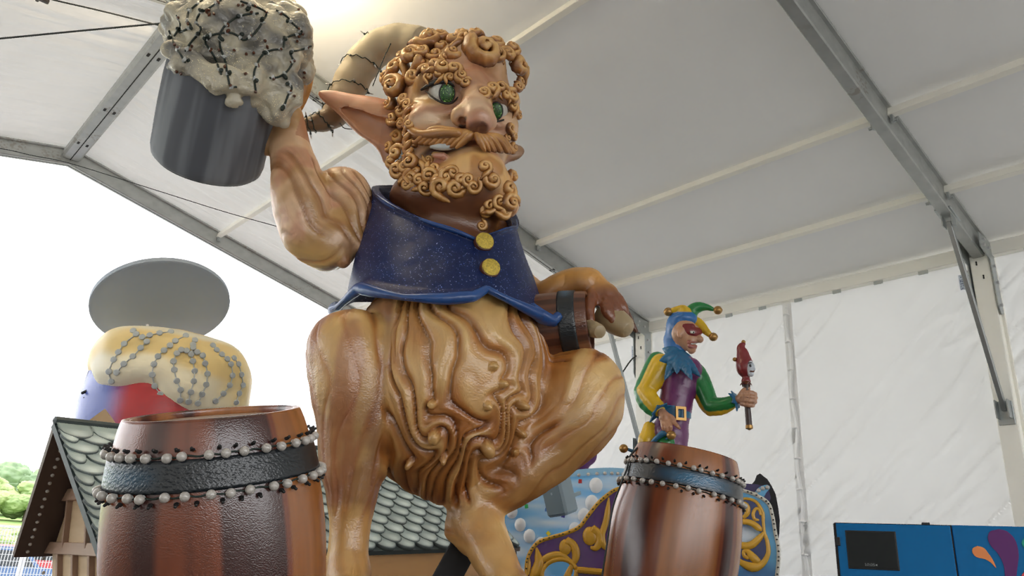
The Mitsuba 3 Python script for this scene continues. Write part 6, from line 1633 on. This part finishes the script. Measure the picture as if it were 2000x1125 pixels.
petal([(2004, 1046), (2012, 1060), (2004, 1072), (1996, 1060)], num('kiosk__petal'), 'petal_green', 'green petal')
petal([(2004, 1112), (2012, 1122), (2004, 1150), (1994, 1130)], num('kiosk__petal'), 'petal_red', 'red petal')
add('kiosk__hinge', fbox(KS, x0 - 0.012, x0 + 0.02, kp(1640, 1066)[1], kp(1640, 1049)[1], -0.02, 0.012, 0.003), 'kiosk_black', False)
add('kiosk__top_latch', fbox(KS, kp(1800, 1020)[0], kp(1816, 1020)[0], yt_ - 0.01, yt_ + 0.008, -0.1, -0.02, 0.003), 'kiosk_black', False)

# ---------------------------------------------------------------- notices, cables, lamp
def notice_paint(p, n, uv):
    ln = smoothstep(0.45, 0.5, cell_rand(uv.y * 16, 0, 0)) * smoothstep(0.35, 0.4, cell_rand(uv.x * 14, dr.floor(uv.y * 16), 3)) * smoothstep(0.06, 0.08, uv.x) * smoothstep(0.95, 0.93, uv.x)
    return mix((0.62, 0.68, 0.78), (0.09, 0.12, 0.24), ln * 0.85)
principled('notice_print', proc(notice_paint), 0.4)
for i, (u, v, w_n, h_n, lab) in enumerate(((1885, 550, 0.13, 0.19, 'pale printed notice on the wall beside the post with the long steel strut'), (1240, 686, 0.13, 0.2, 'pale printed notice on the wall left of the jester statue\'s head'))):
    d = ray(u, v); t = (XW - 0.055 - CAM[0]) / d[0]; p = CAM + d * t
    V = np.array([p + [0, a * w_n / 2, b * h_n / 2] for a, b in ((1, -1), (-1, -1), (-1, 1), (1, 1))]); V = np.vstack([V, V + [0.004, 0, 0]])
    m = trimesh.Trimesh(V, [[0, 2, 1], [0, 3, 2], [4, 5, 6], [4, 6, 7]] + [q for a in range(4) for q in ([a, (a + 1) % 4, a + 4], [(a + 1) % 4, (a + 1) % 4 + 4, a + 4])], process=False)
    add(num('wall_notice'), m, 'notice_print', False, uv=np.tile([[0, 0], [1, 0], [1, 1], [0, 1]], (2, 1)), label=lab, cat='notice')
def roof_pt(u, v, f=0.97):
    d = ray(u, v); lo, hi = 0.1, 60.0
    for _ in range(60):
        m = (lo + hi) / 2; p = CAM + d * m
        if p[2] < zroof(p[0]): lo = m
        else: hi = m
    return CAM + d * lo * f
for pts, r, lab in (([(-420, 112), (-40, 79), (160, 60), (345, 43), (535, 25)], 0.010, 'dark bracing cable running level under the left roof slope'), ([(60, -14), (105, 0), (200, 22), (345, 58), (545, 106)], 0.008, 'dark bracing cable slanting down toward the beer mug'),
                    ([(-420, 215), (-20, 286), (60, 303), (140, 320), (300, 370), (440, 414), (560, 448), (660, 482)], 0.006, 'thin sagging cable along the open gable rafter')):
    add(num('bracing_cable'), tube([roof_pt(u, v, 0.95) for u, v in pts], r, 7, 40), 'black_cable', True, label=lab, cat='cable')
principled('clamp_metal', (0.08, 0.07, 0.065), 0.5)
add('cable_clamp', cat_([box(0.10, 0.05, 0.04, roof_pt(85, 0, 0.95), 0.008), box(0.03, 0.06, 0.05, roof_pt(74, -3, 0.95), 0.006)]), 'clamp_metal', False, label='small dark clamp on the bracing cable under the left roof slope', cat='clamp')
cz = [np.array(jw(1228, 700, 0)) for _ in range(1)]
d1, d2, d3 = (CAM + ray(u, v) * ((XW - 0.2) / ray(u, v)[0]) for u, v in ((1243, 695), (1232, 704), (1190, 765)))
add('hanging_cord', tube([d1, d2, (d2 + d3) / 2, d3], 0.012, 7, 20), 'black_cable', True, label='grey cord hanging from the wall notice near the corner post', cat='cord')
# work light over the mug, shining up at the roof
lw = roof_pt(440, -40, 0.86)
principled('lamp_black', (0.02, 0.02, 0.02), 0.5)
tag('work_light', 'work light hung under the ridge above the beer mug, shining on the roof', 'lamp')
add('work_light__housing', box(0.36, 0.28, 0.08, lw, 0.015), 'lamp_black', False)
add('work_light__hanger', cat_([beam(lw + [0.15, 0, 0], lw + [0.15, 0, 0.5], 0.012, 0.012, up=(1, 0, 0)), beam(lw - [0.15, 0, 0], lw + [-0.15, 0, 0.5], 0.012, 0.012, up=(1, 0, 0))]), 'lamp_black', False)
lv = np.array([lw + [a * .15, b * .11, 0.046] for a, b in ((-1, -1), (1, -1), (1, 1), (-1, 1))])
scene['work_light__lamp'] = mikit.ply((lv, np.array([[0, 1, 2], [0, 2, 3]])), 'lamp_black', emitter={'type': 'area', 'radiance': {'type': 'rgb', 'value': [60.0, 49.0, 32.0]}})

# ---------------------------------------------------------------- outside the open gable
def grass_col(p, n, uv):
    return mix((0.10, 0.19, 0.05), (0.24, 0.33, 0.12), fbm(p.x * 0.25, p.y * 0.25, p.z * .5, 4))
principled('grass_far', proc(grass_col), 0.9)
def hill(u, v):
    x = -70 + 160 * u; y = 52 + 90 * v
    z = 0.1 + 3.4 * sstep(0.0, 0.45, v) + 1.5 * sstep(0.4, 1, v) + (meshkit.fbm(np.stack([x * .08, y * .08, x * 0], -1), 3, 2) - .5) * 0.8
    return np.stack([x, y, z], -1)
add('hill', grid_surface(hill, 60, 40, 0.4), 'grass_far', True, kind='structure', label='green bank beyond the yard')
LEAF = []
for i, c in enumerate((((0.17, 0.28, 0.10), (0.42, 0.52, 0.24)), ((0.15, 0.24, 0.13), (0.33, 0.44, 0.26)), ((0.22, 0.32, 0.11), (0.50, 0.58, 0.28)))):
    fn = (lambda a, b: (lambda p, n, uv: mix(a, b, fbm(p.x * 1.1, p.y * 1.1, p.z * 1.1, 4))))(*c)
    LEAF.append(principled(f'leaf_{i}', proc(fn), 0.7))
principled('bark', (0.12, 0.09, 0.06), 0.8)
trng = np.random.default_rng(4)
def crown(seed, w, hgt):
    r = np.random.default_rng(seed); s = []
    for i in range(34):
        a, q = r.uniform(0, 6.28), r.uniform(0, 1) ** .5
        b_ = trimesh.creation.icosphere(3, 1.0); V = np.asarray(b_.vertices)
        V = V * (0.75 + 0.5 * meshkit.fbm(V * 2.2 + i * 3, 4, seed)[:, None] + 0.25 * (meshkit.noise(V * 9 + i, seed)[:, None] - .5))
        b_.vertices = V * np.array([w * .42, w * .42, hgt * .3]) * r.uniform(.3, .75) + [q * w * .45 * math.cos(a), q * w * .45 * math.sin(a), hgt * (.35 + .5 * (1 - q) * r.uniform(.5, 1) + .15 * r.uniform(-1, 1))]
        s.append(b_)
    return cat_(s)
crowns = [[mikit.ply(crown(5 + k, 6.5, 6.5), LEAF[c], smooth=True) for c in range(3)] for k in range(2)]
trunk_d = mikit.ply(tube([(0, 0, -1), (0.1, 0, 1.5), (0, .1, 3.5)], [.35, .25, .15], 8), 'bark', smooth=True)
KIND = ('dense mid-green', 'blue-green', 'pale yellow-green')
PLACE = ('at the left edge of the photo', 'second from the left edge', 'third from the left edge', 'just left of the house gable', 'behind the house gable', 'behind the shingled roof\'s left end', 'behind the stein', 'behind the big barrel', 'behind the satyr statue\'s straight leg', 'farthest along the bank')
for i, pl_ in enumerate(PLACE):
    u = (-30, 14, 52, 92, 140, 190, 300, 420, 600, 760)[i]; back = (0, 1, 0, 1, 0, 1, 0, 1, 0, 1)[i]
    H = 88 + 22 * back; g = at(u, 1000, H); v_ = (g[1] - 52) / 90
    g[2] = 0.2 + 3.4 * sstep(0, .45, v_) + 1.5 * sstep(.4, 1, v_)
    sc_ = (0.62 + 0.34 * back) * trng.uniform(.9, 1.1); c = (2, 1, 0, 1, 2, 1, 0, 1, 2, 1)[i]
    M = np.eye(4); a = trng.uniform(0, 6.28); M[:3, :3] = np.array([[math.cos(a), -math.sin(a), 0], [math.sin(a), math.cos(a), 0], [0, 0, 1]]) * sc_; M[:3, 3] = g
    key = num('tree'); tag(key, f'{KIND[c]} tree on the far bank, {pl_}', 'tree', 'trees on the far bank')
    put(key + '__crown', crowns[i % 2][c], M); put(key + '__trunk', trunk_d, M)
for i, pl_ in enumerate(PLACE):
    u = (-40, 5, 45, 85, 140, 200, 300, 430, 600, 760)[i]; H = 66 + (i % 3) * 3; g = at(u, 1000, H); v_ = (g[1] - 52) / 90; g[2] = -0.5 + 3.4 * sstep(0, .45, v_) + 1.5 * sstep(.4, 1, v_)
    M = np.diag([.36, .36, .30, 1.0]); M[:3, 3] = g
    key = num('bush'); tag(key, f'low light-green bush on the slope, {pl_}', 'bush', 'bushes on the slope'); put(key + '__foliage', crowns[i % 2][2 if i % 3 else 0], M)
# pale fence with a fine grid, parked cars behind it
principled('fence_white', (0.72, 0.74, 0.76), 0.5)
ga, gb2 = at(-260, 1060, 19.0), at(300, 1060, 20.5); fl = np.array([gb2[0] - ga[0], gb2[1] - ga[1], 0]); fL = np.linalg.norm(fl); fd_ = fl / fL
zt = CAM[2] + 19.3 * ((at(20, 1026, 1.0) - CAM)[2])
NP = 4
grid = []
for i in range(15): grid.append(box(fL / NP - .06, 0.012, 0.012, (0, 0, 0.12 + i * (zt - .2) / 14)))
for i in range(22): grid.append(box(0.012, 0.012, zt - .1, ((i / 21 - .5) * (fL / NP - .08), 0.006, zt / 2)))
grid_d = mikit.ply(cat_(grid), 'fence_white', smooth=False)
fr_d = mikit.ply(cat_([box(fL / NP - .02, 0.045, 0.05, (0, 0, zt - .02)), box(fL / NP - .02, 0.045, 0.05, (0, 0, 0.08)), box(0.05, 0.05, zt, (fL / NP / 2 - .03, 0, zt / 2)), box(0.05, 0.05, zt, (-fL / NP / 2 + .03, 0, zt / 2))]), 'fence_white', smooth=False)
for i in range(NP):
    M = np.eye(4); M[:3, 0] = fd_; M[:3, 1] = np.cross([0, 0, 1], fd_); M[:3, 3] = [*(ga + fl * (i + .5) / NP)[:2], 0]
    key = num('fence_panel'); tag(key, 'white wire mesh fence panel in the yard, ' + ('past the left edge of the photo', 'beside the house gable', 'behind the house gable', 'behind the house and big barrel')[i], 'fence', 'wire mesh fence panels in the yard')
    put(key + '__frame', fr_d, M); put(key + '__wire_grid', grid_d, M, kind='stuff')
principled('car_window', (0.03, 0.04, 0.05), 0.1, clearcoat=1.0); principled('tyre_black', (0.02, 0.02, 0.02), 0.8)
CC = {'white': (0.75, 0.76, 0.77), 'blue': (0.08, 0.16, 0.34), 'red': (0.45, 0.05, 0.06), 'silver': (0.5, 0.52, 0.54)}
def car(u, H, colr, turn, label):
    key = num('car'); tag(key, label, 'car'); principled('car_' + colr, CC[colr], 0.3, clearcoat=1.0)
    g = at(u, 1050, H); g[2] = 0.0; M = np.eye(4); c, s_ = math.cos(turn), math.sin(turn); M[:3, 0] = (c, s_, 0); M[:3, 1] = (-s_, c, 0); M[:3, 3] = g
    side = Polygon([(-2.1, .3), (2.1, .3), (2.15, .7), (1.9, .85), (1.0, .95), (.45, 1.42), (-1.0, 1.45), (-1.75, 1.0), (-2.15, .9)]).buffer(.06).buffer(-.03)
    b_ = extrude(side, 1.7, -.85); b_.apply_transform(np.array([[1, 0, 0, 0], [0, 0, -1, 0], [0, 1, 0, 0], [0, 0, 0, 1.0]])); add(key + '__body', moved(b_, M), 'car_' + colr, 30)
    wn = Polygon([(.85, .97), (.4, 1.36), (-.95, 1.38), (-1.45, 1.0)]); w_ = extrude(wn, 1.74, -.87); w_.apply_transform(np.array([[1, 0, 0, 0], [0, 0, -1, 0], [0, 1, 0, 0], [0, 0, 0, 1.0]])); add(key + '__side_window', moved(w_, M), 'car_window', False)
    for x in (-1.35, 1.35):
        for y in (-.78, .78):
            w2 = moved(trimesh.creation.cylinder(.32, .2, sections=20), axes_matrix((x, y, .32), (0, 1, 0))); add(num(key + '__wheel'), moved(w2, M), 'tyre_black', 30)
car(-150, 40, 'white', 0.3, 'white car parked beyond the mesh fence, farthest left'); car(-20, 25.5, 'blue', 0.5, 'blue car parked right behind the mesh fence'); car(80, 36, 'red', 0.4, 'red car parked behind the mesh fence beside the gable'); car(260, 33, 'silver', 0.2, 'silver car parked beyond the fence, behind the house gable')
